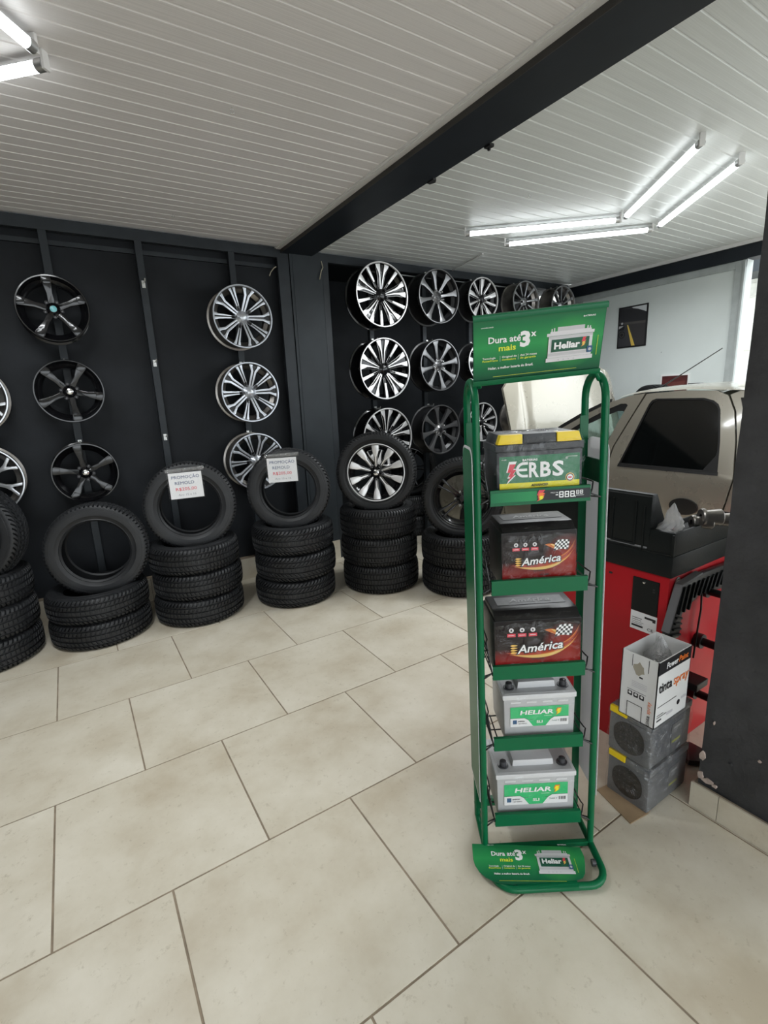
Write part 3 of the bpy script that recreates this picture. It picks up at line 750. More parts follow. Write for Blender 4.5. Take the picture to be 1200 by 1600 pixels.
for i, z in enumerate((2.158, 1.641, 1.092)):
    t, cap = hang('black5', .2045, .048+.008*i, z, wb, f'gloss black five-spoke alloy wheel, {TMB[i]} in its column' + (' with teal film on its cap' if i == 0 else ''), G, R_((4, -30, 8)[i]))
    if i == 0: cap.data = cap.data.copy(); cap.data.materials.clear(); cap.data.materials.append(M_CYAN)
for i, z in enumerate((2.168, 1.600, 1.044)):
    hang('fork', .2335, 1.282, z, wb, f'blue-silver wheel with forked double spokes, {TMB[i]} in its column', G, R_((0, 2, 0)[i]))
for i, z in enumerate((1.615, 1.100)):
    hang('honeyc', .225, -0.505, z, wb, 'silver wheel with branching spokes cut by the left photo edge, ' + ('upper one' if i == 0 else 'lower one'), G, R_(20))
for i, z in enumerate((2.410, 1.773, 1.146)):
    hang('star', .275, 2.560, z, wr, f'large bright machined and black multi-spoke wheel beside the corner pillar, {TMB[i]} in its column', G, R_((-3, 3, 0)[i]), D=.21, y=3.935)
for i, z in enumerate((2.440, 1.805, 1.175)):
    hang('eight', .2475, 3.207, z, wr, f'dark grey eight-spoke wheel, {TMB[i]} in its column', G, R_((12, 12, 12)[i]), D=.21, y=3.935)
for i, z in enumerate((2.461, 1.84, 1.214)):
    hang('blade', .2080, 3.803, z, wr, f'small black wheel with machined blades left of the green rack, {TMB[i]} in its column', G, R_((0, 10, 30)[i]), D=.19)
for i, z in enumerate((2.478, 1.224)):
    hang('ten', .2080, 4.440, z, wr, ('silver ten-spoke wheel just above the green header sign' if i == 0 else 'dark wheel half hidden behind the raised bonnet'), G, 0, D=.19)
hang('ten', .2080, 5.065, 2.478, wr, 'silver multi-spoke wheel farthest right, next to the white wall', G, .3, D=.19)

# ---- complete wheels standing on stacks
def full_wheel(design, R, x, y, z, yaw, lean, label, tyre=T_W):
    M = Matrix.Translation((x, y, z)) @ Matrix.Rotation(yaw, 4, 'Z') @ Matrix.Rotation(R_(90-lean), 4, 'X')
    t = thing('wheel_with_tyre', label, 'wheel', M, group='complete wheels on the stacks')
    link('tyre', tyre, t)
    rim = bpy.data.objects.new('rim', MB().lathe([(R-.016, .082), (R-.012, .086), (R-.010, .082), (R-.012, .078)], 48, closed=True).mesh('rim', M_SATINBLACK, smooth=40)); COL.objects.link(rim); rim.parent = t
    h = bpy.data.objects.new('x', None); COL.objects.link(h)
    cap = build_rim(h, design, R, .18)
    for ch in list(h.children):
        ch.parent = rim; ch.location = ch.location+Vector((0, 0, .088))
    bpy.data.objects.remove(h)
    return t, rim
t4, rim4 = full_wheel('flare', .2285, 2.015, 3.290, TOPZ[4]+.312-.045, R_(-36), 5, 'upright tyre on a bright star-bladed black wheel, standing on a stack')
# H-shaped emblem on the cap
part('cap_emblem', MB().prism([(-.011, -.011), (-.006, -.011), (-.005, -.002), (.005, -.002), (.006, -.011), (.011, -.011), (.009, .011), (.0045, .011), (.0045, .002), (-.0045, .002), (-.0045, .011), (-.009, .011)], .077, .0795), M_LEAD, rim4)
t5, rim5 = full_wheel('black10', .2285, 2.520, 2.850, TOPZ[5]+.312-.045, R_(-42), 5, 'upright tyre on a gloss black wheel behind the green rack')
tag_ = flat('sticker', [(rect(.05, .085, -.01, .014), M_PAPER)], rim5, (0, .02, .081))
# spare tyres in the dark recess behind the frame
for i in range(2):
    put_tyre(T_C, 3.20, 4.535, .1135+i*.225, f'black tyre lying flat in the dark recess, {POS[2][i]} one of two', 'tyres in the recess')
t6, rim6 = full_wheel('black10', .2285, 3.20, 4.53, .452+.28, R_(-35), 3, 'dark wheel with tyre standing in the recess behind the star-bladed wheel')
# stack with an upright tyre behind the car by the white wall; only the top one shows
for i in range(4):
    put_tyre(T_C, 5.10, 2.84, .1125+i*.226, f'black tyre lying flat behind the car, {["lowest", "second", "third", "fourth"][i]} from the floor', 'tyre stack behind the car')
put_tyre(T_C, 5.10, 2.84, .904+.312, 'black tyre standing edge-on above the car roof by the white wall', 'tyre stack behind the car', 0, R_(60))

# ---- price notices taped on two tyres
def notice(M, label):
    t = thing('price_notice', label, 'notice', M, group='price notices')
    w, h = .215, .178
    part('sheet', MB().box(-w/2, w/2, -h/2, h/2, -.0010, 0), M_PAPER, t)
    pb = flat('print', [(rect(-.001, .001, -.001, .001), M_PAPER)], t)
    text('lettering', 'PROMOÇÃO', M_NAVYINK, pb, .002, .048, .022, .180)
    text('lettering', 'REMOLD', M_NAVYINK, pb, -.008, .008, .022, .125)
    text('lettering', 'R$205,00', M_REDINK, pb, -.002, -.034, .022, .135)
    text('lettering', 'Aro 15 e 16', mat('grey_ink', (.35, .36, .38), .5), pb, 0, -.070, .015, .115)
    sl = MB().grid(lambda u, v: (-.118+.236*u, -.094+.205*v+.0, .003+.004*math.sin(u*9+v*5)+.002*math.sin(u*23)), 16, 14)
    part('plastic_sleeve', sl, M_BAG if False else clear_mat('sleeve_plastic', (1, 1, 1), .045, .2, .8, 30), t, smooth=180)
    tp = MB().grid(lambda u, v: (-.122+.25*u, .092+.026*v+.006*u, -.002+.008*math.sin(v*PI)+.003*math.sin(u*37+v*4)*math.sin(v*PI)+.0025*math.sin(u*71)), 40, 6)
    part('tape', tp, clear_mat('crumpled_tape', (.9, .9, .9), .35, .12, 1.0, 90, .12), t, smooth=180)
    return t
def notice_at(o, dx, dy, roll):
    Z = o.matrix_world
    yawm = Z @ Matrix.Translation((dx, dy, .118)) @ Matrix.Rotation(roll, 4, 'Z')
    return yawm
for i, (dx, dy, rl) in ((2, (-.008, .152, R_(1))), (3, (-.030, .155, R_(1)))):
    x, y, z, me, lean, yaw, l = UPT[i]
    M = Matrix.Translation((x, y, z+.308-SINK)) @ Matrix.Rotation(yaw, 4, 'Z') @ Matrix.Rotation(R_(90-lean), 4, 'X') @ Matrix.Translation((dx, dy, .112)) @ Matrix.Rotation(rl, 4, 'Z')
    notice(M, 'white printed price notice in clear plastic, ' + ('left one on the tyre stacks' if i == 2 else 'right one, beside the corner pillar'))

# ================================================================== BATTERY RACK
RO = Vector((1.115, .896, .0045)); RA = R_(-32.5)
RM = Matrix.Translation(RO) @ Matrix.Rotation(RA, 4, 'Z') @ Matrix.Rotation(-.022, 4, 'Y')
rack = thing('battery_rack', 'tall green steel battery display rack with header sign in the foreground', 'rack', RM)
PXR, VB, TR = .176, .137, .0105      # post half spacing, rear post, tube radius
def arc(cx, cz, r, a0, a1, n):
    return [(cx+r*math.cos(R_(a0+(a1-a0)*i/n)), cz+r*math.sin(R_(a0+(a1-a0)*i/n))) for i in range(n+1)]
for s in (-1, 1):
    pts = [(s*PXR, 0, .012)]
    for k in range(1, 8): pts.append((s*PXR, 0, .012+k*.2))
    top = arc(VB/2, 1.468, VB/2, 180, 0, 12)
    pts += [(s*PXR, y, z) for y, z in top]
    pts += [(s*PXR, VB, 1.2), (s*PXR, VB, .6), (s*PXR, VB, .012)]
    part('side_frame', MB().tube(pts, TR, 12), M_GREEN, rack, smooth=60)
    # perforated inner strip on the rear post
    part('slotted_strip', MB().box(s*PXR-.012-(.006 if s > 0 else -.006), s*PXR+.012-(.006 if s > 0 else -.006), VB-.014, VB-.010, .05, 1.42), M_GREEN, rack)
    # outer placard: rounded sheet, white inside
    pz = [(VB+.012, .20), (VB+.012, 1.30)] + arc(VB-.028, 1.318, .040, 0, 90, 5) + arc(.035, 1.318, .040, 90, 180, 5) + [(-.004, .20)]
    x0 = s*(PXR+.0125)
    part('side_placard', MB().prism(pz, x0, x0+s*.002, 'yz', 0), M_PANELWHITE if s > 0 else [M_PANELWHITE], rack)
    if s < 0: part('placard_print', MB().prism([(a*.98+.001, .21+(b-.2)*.985) for a, b in pz], x0+s*.0021, x0+s*.0026, 'yz', 0), M_GREEN, rack)
    part('cross_plate', MB().box(s*PXR-.003, s*PXR+.003, .0, VB, 1.235, 1.30), M_GREEN, rack, bevel=.001)
    part('base_side_tube', MB().tube([(s*PXR, 0, .012), (s*PXR, VB, .012)], TR*.95, 10), M_GREEN, rack, smooth=60)
part('base_bar', MB().box(-PXR, PXR, -.008, .008, .004, .020), M_GREEN, rack, bevel=.002)
part('base_bar', MB().box(-PXR, PXR, VB+.03, VB+.05, .015, .045), M_GREEN, rack, bevel=.002)
for s in (-1, 1): part('base_side_tube', MB().tube([(s*PXR*.98, VB, .02), (s*PXR*.98, VB+.04, .03)], .009, 8), M_GREEN, rack, smooth=60)
# front base loop
lp = [(-PXR, 0, .011), (-PXR, -.06, .011)] + [(x, y, .011) for x, y in arc(-PXR+.07, -.078, .07, 180, 270, 7)] + [(x, y, .011) for x, y in arc(PXR-.06, -.088, .06, 270, 360, 7)] + [(PXR, -.05, .011), (PXR, 0, .011)]
part('base_loop', MB().tube(lp, .0112, 12), M_GREEN, rack, smooth=60)
part('base_plug', MB().lathe([(.0005, 0), (.011, 0), (.011, .012), (.0005, .012)], 12, M=Matrix.Translation((PXR-.013, -.075, .012)) @ Matrix.Rotation(-PI/2, 4, 'Y')), M_LEAD, rack, smooth=40)

GRAD = gradient_mat('green_poster_print', [(0.0, (.004, .055, .030)), (0.22, (.010, .145, .055)), (0.55, (.030, .300, .085)), (0.85, (.012, .17, .06)), (1.0, (.020, .12, .055))], 'Y', -.085, .085, .35, (.085, .0, .075, .07, (.06, .38, .08)))
M_PRINTGREY = mat('printed_grey', (.56, .55, .57), .5); M_PRINTLIGHT = mat('printed_light_grey', (.70, .68, .70), .5)
M_PRINTGREEN = mat('printed_dark_green', (.012, .10, .055), .5); M_BLUEDOT = mat('printed_blue', (.03, .10, .22), .5)
M_GOLD = mat('printed_gold', (.9, .55, .12), .5)
def poster(parent, s=1.0):
    """shared artwork of header and base sign; local XY, about .30 x .15"""
    S = lambda p: [(x*s, y*s) for x, y in p]
    text('lettering', 'Dura até', M_WHITEINK, parent, -.128*s, .018*s, .0165*s, .083*s, .020, align='LEFT')
    text('lettering', 'mais', M_LIMEINK, parent, -.101*s, -.003*s, .0150*s, .044*s, .022, align='LEFT')
    text('lettering', '3', M_WHITEINK, parent, -.034*s, .004*s, .036*s, .026*s, .050)
    text('lettering', 'x', M_WHITEINK, parent, -.013*s, .026*s, .0155*s, .014*s, .030)
    for i, (a, b, x, w) in enumerate((('Tecnologia', 'PowerFrame', -.143, .042), ('Original de', 'montadora', -.092, .038), ('Até 24 meses', 'de garantia', -.045, .043))):
        text('lettering', a, M_WHITEINK, parent, x*s, -.0215*s, .0052*s, (w-.008 if i == 0 else w)*s, .012, align='LEFT')
        text('lettering', b, M_LIMEINK, parent, x*s, -.0285*s, .0052*s, (w-.002)*s, .012, align='LEFT')
    text('lettering', 'Heliar, a melhor bateria do Brasil.', M_WHITEINK, parent, -.128*s, -.049*s, .0066*s, .118*s, .020, align='LEFT')
    text('lettering', 'www.heliar.com.br', M_WHITEINK, parent, -.147*s, .057*s, .0034*s, .032*s, .01, align='LEFT')
    text('lettering', 'BATERIAS', M_WHITEINK, parent, .125*s, .059*s, .0038*s, .030*s, .01)
    flat('printed_rules', [(S(rect(-.097, -.0965, -.030, -.016)), M_WHITEINK), (S(rect(-.050, -.0495, -.030, -.016)), M_WHITEINK), (S(rect(-.115, .105, -.0695, -.0687)), M_LIMEINK), (S(rect(.152, .153, -.04, .01)), M_LIMEINK)], parent)
    pb = flat('printed_battery', [
        (S([(.022, .026), (.030, .026), (.030, .030), (.134, .030), (.134, .026), (.142, .026), (.142, .0185), (.022, .0185)]), M_PRINTLIGHT),
        (S(rect(.048, .116, .030, .040)), M_PRINTGREY), (S(rect(.032, .035, .030, .037)), M_PRINTLIGHT), (S(rect(.038, .041, .030, .039)), M_PRINTLIGHT), (S(rect(.122, .125, .030, .037)), M_PRINTLIGHT), (S(rect(.128, .131, .030, .036)), M_PRINTLIGHT),
        (S([(.026, .0185), (.138, .0185), (.138, -.036), (.026, -.036)]), M_PRINTLIGHT), (S(rect(.026, .138, .0125, .0185)), M_PRINTGREY), (S(rect(.026, .138, -.031, -.024)), M_PRINTGREY),
        (S([(.022, -.036), (.142, -.036), (.142, -.046), (.022, -.046)]), M_PRINTLIGHT),
        (S(rect(.034, .130, -.021, .0105)), M_PRINTGREEN),
        (S(bolt(.110, -.012, .013, .022)), M_REDINK), (S([(x, y) for x, y in bolt(.1105, -.013, .011, .012)]), M_GOLD),
        (S(rect(.126, .140, -.030, -.014)), M_BLUEDOT), (S(circle(.004, .133, -.022, 10)), M_PRINTGREY)] +
        [(S(rect(.052+i*.013, .056+i*.013, -.043, -.040)), M_PRINTGREY) for i in range(4)], parent)
    text('lettering', 'Heliar', M_WHITEINK, parent, .073*s, -.0125*s, .0165*s, .066*s, .040, z=.0065)

# header sign
hb, ht = Vector((-.013, 0, 1.531)), Vector((-.021, -.060, 1.698))
hy = (ht-hb); hh = hy.length; hy.normalize(); hx = Vector((1, 0, .006)).normalized(); hz = hx.cross(hy).normalized(); hx = hy.cross(hz)
hc = (hb+ht)/2
header = part('header_sign', MB().box(-.1665, .1665, -hh/2, hh/2, -.004, -.001), M_GREEN, rack)
header.matrix_local = Matrix(((hx.x, hy.x, hz.x, hc.x), (hx.y, hy.y, hz.y, hc.y), (hx.z, hy.z, hz.z, hc.z), (0, 0, 0, 1)))
part('sign_print', MB().box(-.1645, .1645, -.076, .077, -.001, .0), GRAD, header)
for sgn in (-1, 1):
    lipy = sgn*(hh/2)
    part('channel_lip', MB().prism([(lipy-sgn*.013, .006), (lipy-sgn*.004, .007), (lipy+sgn*.001, .004), (lipy+sgn*.001, -.006), (lipy-sgn*.001, -.006), (lipy-sgn*.001, .002), (lipy-sgn*.013, .002)], -.1675, .1675, 'yz'), M_GREEN, header, smooth=40, recalc=True)
poster(header, 1.0)
for s in (-1, 1):
    part('header_bracket', MB().tube([(s*.155-.01, .004, 1.545), (s*.160, .012, 1.520), (s*PXR, .045, 1.522)], .005, 8), M_GREEN, rack, smooth=60)
# base sign lying on the loop, slightly tilted, left edge curved
bpoly = [(.172, .050), (-.1776, .0597), (-.180, .007), (-.176, -.014), (-.165, -.036), (-.147, -.054), (-.122, -.067), (-.097, -.073), (-.070, -.0755), (.1275, -.060), (.150, -.052), (.161, -.038), (.170, -.010), (.1755, .017)]
bsign = part('base_sign', MB().prism(bpoly, -.002, 0), GRAD, rack, (-.047, -.072, .0285), (R_(3), 0, R_(-4)))
poster(bsign, .93)
part('sign_clip', MB().prism([(-.06, -.060), (.13, -.050), (.132, -.078), (-.05, -.088)], -.012, -.0035), M_GREEN, bsign, bevel=.002)

# shelves
SH = [1.190, .920, .642, .389, .099]
def shelf(z, k):
    sh = part('shelf', MB().prism([(-.002, .045), (.000, .0455), (.010, .0455), (.010, .043), (.002, .043), (.002, .0025), (.010, .0025), (.010, 0), (-.002, 0)], -.141, .141, 'yz'), M_GREEN, rack, (0, -.003, z), bevel=.0006)
    w = MB()
    for i in range(7):
        x = -.12+i*.04
        w.tube([(x, .008, .012), (x, .165, .012)], .0022, 6)
    for y in (.02, .09, .163): w.tube([(-.138, y, .010), (.138, y, .010)], .0024, 6)
    part('wire_floor', w, M_WIRE, sh, smooth=60)
    for s in (-1, 1):
        g = MB()
        hgt = 1.0 if s < 0 else .42
        g.tube([(s*.141, .006, .012), (s*.150, .012, .07*hgt), (s*.156, .020, .118*hgt), (s*.152, .028, .124*hgt), (s*.150, .06, .124*hgt), (s*.150, .165, .124*hgt), (s*.147, .168, .11*hgt), (s*.140, .166, .012)], .0024, 6)
        for q in range(4 if s < 0 else 1):
            zz = .03+q*.022
            xx = s*(.143+.0115*(zz-.012)/.106)
            g.tube([(xx, .010, zz), (xx, .166, zz)], .0020, 6)
        g.tube([(s*.141, .02, .010), (s*.168, .010, .008), (s*PXR, .004, .004), (s*.168, -.004, .010), (s*.142, .006, .020)], .0024, 6)
        g.tube([(s*.141, .12, .010), (s*PXR, VB, .03)], .0024, 6)
        part('wire_guard', g, M_WIRE, sh, smooth=60)
    return sh
SHO = [shelf(z, i) for i, z in enumerate(SH)]
# price strip on the top shelf
ps = gradient_mat('price_strip_print', [(0, (.004, .16, .06)), (.40, (.02, .27, .09)), (.46, (.02, .24, .08)), (.47, (.02, .022, .026)), (1, (.02, .022, .026))], 'X', -.14, .14, .35)
pstrip = part('price_strip', MB().box(-.139, .139, -.014, .014, -.0012, 0), ps, rack, (0, -.0062, SH[0]+.024), (PI/2, 0, 0))
def seg7(x, y, w, h, t):
    g = t*.25
    P = [rect(x+g, x+w-g, y+h-t, y+h), rect(x+g, x+w-g, y+h/2-t/2, y+h/2+t/2), rect(x+g, x+w-g, y, y+t), rect(x, x+t, y+h/2+g, y+h-g), rect(x+w-t, x+w, y+h/2+g, y+h-g), rect(x, x+t, y+g, y+h/2-g), rect(x+w-t, x+w, y+g, y+h/2-g)]
    return [(p, M_WHITEINK) for p in P]
dg = []
for i in range(3): dg += seg7(.052+i*.0155, -.009, .0125, .0175, .0028)
for i in range(2): dg += seg7(.0995+i*.0105, -.0015, .0085, .0110, .0018)
dg += [(rect(.0985, .121, -.0055, -.0045), M_WHITEINK), (rect(.0960, .0980, -.0095, -.0060), M_WHITEINK), (rect(.042, .049, -.002, .001), M_WHITEINK)]
flat('price_digits', dg, pstrip, dz=.00002, loc=(0, 0, .0006))
text('lettering', 'PREÇO R$', M_WHITEINK, pstrip, .0385, .0045, .0035, .020, z=.0008)
flat('printed_bolt', [(bolt(-.012, -.014, .026, .030), M_REDINK), (bolt(-.009, -.0135, .021, .021), M_ORANGE), (bolt(-.006, -.013, .016, .012), M_YELLOWINK)], pstrip, loc=(0, 0, .0006))

# ================================================================== BATTERIES
def rbox(w, d, h, b, z0=0.0, taper=0.0):
    mb = MB()
    vs = [(sx*w/2*(1-taper*(1-k)), sy*d/2*(1-taper*(1-k)), z0+k*h) for k in (0, 1) for sy in (-1, 1) for sx in (-1, 1)]
    mb.add(vs, [(0, 2, 3, 1), (4, 5, 7, 6), (0, 1, 5, 4), (2, 6, 7, 3), (0, 4, 6, 2), (1, 3, 7, 5)])
    return mb
def wrap_part(t, w, d, h, top_in=0.0, m=None, seed=1):
    """crumpled clear film round a box"""
    rr = random.Random(seed); mb = MB()
    ph = [rr.uniform(0, 6) for _ in range(6)]
    def wob(a, z): return .0022*math.sin(a*9+z*40+ph[0])+.0016*math.sin(a*23-z*70+ph[1])
    NA, NZ = 64, 12; rings = []
    for j in range(NZ+1):
        z = h*j/NZ
        inn = top_in*max(0, (j/NZ-.86)/.14)
        ring = []
        for i in range(NA):
            a = 2*PI*i/NA; c, s_ = math.cos(a), math.sin(a)
            k = 1/max(abs(c)/(w/2-inn), abs(s_)/(d/2-inn))
            k *= 1-.02*max(0, abs(c*s_)*2-.8)*3
            k += wob(a, z)+.004
            ring.append((k*c, k*s_, z))
        rings.append(ring)
    vs = [p for r in rings for p in r]
    fs = [(j*NA+i, j*NA+(i+1) % NA, (j+1)*NA+(i+1) % NA, (j+1)*NA+i) for j in range(NZ) for i in range(NA)]
    base = len(vs)
    for q, f in ((1, .72), (2, .4)):
        vs += [(x*f, y*f, h+.004+.003*math.sin(9*i+q)) for i, (x, y, z) in enumerate(rings[-1])]
    for q in range(2):
        a0 = NZ*NA+q*NA; b0 = a0+NA
        fs += [(a0+i, a0+(i+1) % NA, b0+(i+1) % NA, b0+i) for i in range(NA)]
    vs.append((0, 0, h+.004)); c = len(vs)-1; b0 = NZ*NA+2*NA
    fs += [(b0+i, b0+(i+1) % NA, c) for i in range(NA)]
    mb.add(vs, fs)
    return part('plastic_wrap', mb, m or M_WRAP, t, smooth=70)

def batt_thing(x, v, z, label, group):
    return thing('car_battery', label, 'battery', RM @ Matrix.Translation((x, v, z)), group=group)
GB = 'batteries on the green rack'
# --- black battery with yellow clips (top shelf)
W, D, H = .242, .170, .134
b = batt_thing(.004, .103, SH[0]+.0145, 'black battery with yellow corner grips on the top shelf of the green rack', GB)
part('case', rbox(W, D, H, 0), M_GREYPLASTIC, b, bevel=.005, smooth=40)
part('lid', rbox(W+.006, D+.004, .020, 0, H), M_GREYPLASTIC, b, bevel=.004, smooth=40)
part('lid_top', MB().prism([(-.117, H+.020), (-.108, H+.047), (.108, H+.047), (.117, H+.020)], -D/2+.004, D/2-.004, 'xz'), M_GREYPLASTIC, b, bevel=.003, smooth=40)
for s in (-1, 1):
    part('grip', MB().prism([(s*.048, H+.021), (s*.048, H+.0475), (s*.109, H+.0475), (s*.1175, H+.021)], -D/2-.002, -D/2+.03, 'xz'), M_YELLOW, b, bevel=.002, smooth=40)
part('handle', MB().box(-.045, .045, -D/2+.0005, -D/2+.02, H+.022, H+.048), M_GREYPLASTIC, b, bevel=.003, smooth=40)
lb = part('label', MB().prism(rrect(.226, .092, .003), -.0005, 0), M_ERBSGREEN, b, (0, -D/2-.0006, .075), (PI/2, 0, 0))
flat('label_band', [(rect(-.113, .113, -.046, -.030), M_YELLOWINK)], lb)
flat('printed_bolt', [(bolt(-.094, -.026, .030, .054, k=1.12), M_WHITEINK), (bolt(-.092, -.022, .027, .046), M_REDINK)], lb)
for (ch, x0, w) in (('E', -.063, .030), ('R', -.030, .028), ('B', .002, .030), ('S', .036, .032)):
    if ch == 'E':
        pts = [(x0+w, .0245), (x0+.014, .0245)] + [(x0+.018+.018*math.cos(R_(a)), .0065+.018*math.sin(R_(a))) for a in range(100, 261, 20)] + [(x0+w, -.0115)]
        mb = MB().tube([(p[0], p[1], 0) for p in pts], .0038, 6); mb.box(x0+.004, x0+w-.002, .003, .010, -.002, .002)
        e = part('lettering', mb, M_WHITEINK, lb, (0, 0, .0008)); e.scale = (1, 1, .15)
    else:
        text('lettering', ch, M_WHITEINK, lb, x0+w/2, -.0145, .042, w, .030)
text('lettering', 'BATERIAS', M_WHITEINK, lb, -.027, .031, .0062, .042, .025)
text('lettering', '®', M_WHITEINK, lb, .076, .030, .007)
text('lettering', 'ADVANCED', M_INK, lb, .0, -.0415, .0066, .048, .03, .25)
text('lettering', '60 AMP', M_WHITEINK, lb, -.100, .036, .003, .014)
text('lettering', 'LIVRE DE MANUTENÇÃO', M_WHITEINK, lb, .092, .036, .003, .028)
flat('seal', [(circle(.0125, .086, -.022), M_GOLD), (circle(.0105, .086, -.022), M_INK), (circle(.008, .086, -.022), M_WHITEINK), (rect(.081, .091, -.025, -.020), M_REDINK)], lb, dz=.0002, loc=(0, 0, .0008))
wrap_part(b, W+.006, D+.008, H+.046, .012, seed=3)

# --- two black and red wrapped batteries
AM = gradient_mat('black_red_flame_print', [(0, (.17, .006, .008)), (.18, (.26, .010, .010)), (.34, (.15, .006, .007)), (.46, (.018, .010, .011)), (1, (.011, .009, .010))], 'Y', -.085, .085, .22, (.085, .0, .075, .075, (.33, .018, .010)))
M_FLAME1 = mat('flame_orange_print', (.60, .16, .02), .3); M_FLAME2 = mat('flame_yellow_print', (.78, .52, .16), .3); M_FLAME3 = mat('flame_red_print', (.38, .03, .01), .3)
def america(x, v, z, W, H, label, seed):
    D = .168
    b = batt_thing(x, v, z, label, GB)
    part('case', rbox(W, D, H, 0), M_BATTBLACK, b, bevel=.006, smooth=40)
    part('lid', MB().prism([(-D/2+.002, H), (-D/2+.030, H+.020), (D/2-.02, H+.020), (D/2-.002, H)], -W/2+.004, W/2-.004, 'yz'), M_BATTBLACK, b, bevel=.004, smooth=40)
    tl = part('top_label', MB().box(-W*.40, W*.40, -.030, .030, 0, .0008), mat('grey_black_print', (.05, .052, .055), .3, var=.5, vscale=30), b, (0, .012, H+.0205))
    text('lettering', 'América', mat('grey_print_ink', (.35, .35, .35), .4), tl, .0, -.012, .026, W*.5, .03, .2)
    lb = part('label', MB().prism(rrect(W-.006, H-.004, .003), -.0005, 0), AM, b, (0, -D/2-.0007, H/2), (PI/2, 0, 0))
    k = W/.27
    S = lambda p: [(x*k, y*k) for x, y in p]
    def swoosh(pts, wmax):
        up, dn = [], []
        n = 14
        for i in range(n+1):
            t = i/n; p = [(1-t)**3*a+3*(1-t)**2*t*b_+3*(1-t)*t*t*c+t**3*d for a, b_, c, d in zip(*pts)]
            w = wmax*math.sin(PI*min(1, t*1.02))**.8
            up.append((p[0], p[1]+w)); dn.append((p[0], p[1]-w))
        return S(up+dn[::-1])
    pol = [(swoosh([(-.10, -.020), (0, -.035), (.09, -.03), (.128, .055)], .010), M_FLAME3), (swoosh([(-.09, -.026), (0, -.045), (.09, -.035), (.125, .035)], .0055), M_FLAME1),
           (swoosh([(-.085, -.024), (0, -.045), (.08, -.034), (.115, .015)], .0030), M_FLAME2), (swoosh([(-.07, -.030), (0, -.047), (.06, -.040), (.095, -.005)], .0022), M_FLAME2),
           (swoosh([(.06, .0), (.10, .01), (.115, .03), (.13, .07)], .003), M_FLAME1), (swoosh([(.02, .052), (.05, .048), (.06, .04), (.075, .030)], .008), M_FLAME1),
           (swoosh([(.04, .052), (.055, .048), (.06, .04), (.07, .035)], .004), M_FLAME2)]
    for i in range(4): pol.append((swoosh([(-.085, .004-.008*i), (-.08, .004-.008*i), (-.075, .004-.008*i), (-.062, .004-.008*i)], .003), M_GOLD))
    flat('flame_print', pol, lb, dz=.00008)
    fg = []
    for i in range(7):
        for j in range(5):
            x0 = .052+i*.0072; y0 = .026+j*.0072; wv = lambda x: .004*math.sin((x-.05)*70)+(x-.05)*.10
            fg.append((S([(x0+j*.0012, y0+wv(x0)), (x0+.0072+j*.0012, y0+wv(x0+.0072)), (x0+.0072+(j+1)*.0012, y0+.0072+wv(x0+.0072)), (x0+(j+1)*.0012, y0+.0072+wv(x0))]), M_WHITEINK if (i+j) % 2 else M_INK))
    flat('chequered_flag', fg, lb, dz=.000005, loc=(0, 0, .0012))
    text('lettering', 'América', M_INK, lb, .006*k, -.018*k, .030*k, .152*k, .060, .28, rot=R_(5), z=.0016)
    text('lettering', 'América', M_WHITEINK, lb, .007*k, -.0165*k, .0275*k, .142*k, .018, .28, rot=R_(5), z=.0020)
    ic = []
    for i in range(3):
        cx = -.082+i*.033
        ic += [(S(circle(.0075, cx, .056)), M_PRINTLIGHT), (S([(cx-.003, .053), (cx+.003, .053), (cx+.001, .060), (cx-.002, .059)]), M_INK), (S(rect(cx-.0128, cx+.0128, .034, .045)), M_REDINK), (S(rect(cx-.009, cx+.009, .0385, .0405)), M_PRINTLIGHT)]
    flat('printed_icons', ic, lb, dz=.0001, loc=(0, 0, .0008))
    text('lettering', 'BATERIAS', M_INK, lb, .0, -.046*k, .0045*k, .040*k, .02)
    text('lettering', '60 AMP', M_INK, lb, .02*k, -.062*k, .006*k, .034*k, .02)
    wrap_part(b, W+.004, D+.004, H+.012, .02, seed=seed)
    return b
america(.004, .101, SH[1]+.0145, .222, .170, 'shrink-wrapped black and red flame battery on the second shelf from the top', 5)
america(.000, .094, SH[2]+.0145, .266, .174, 'shrink-wrapped black and red flame battery on the middle shelf, the larger of two', 9)

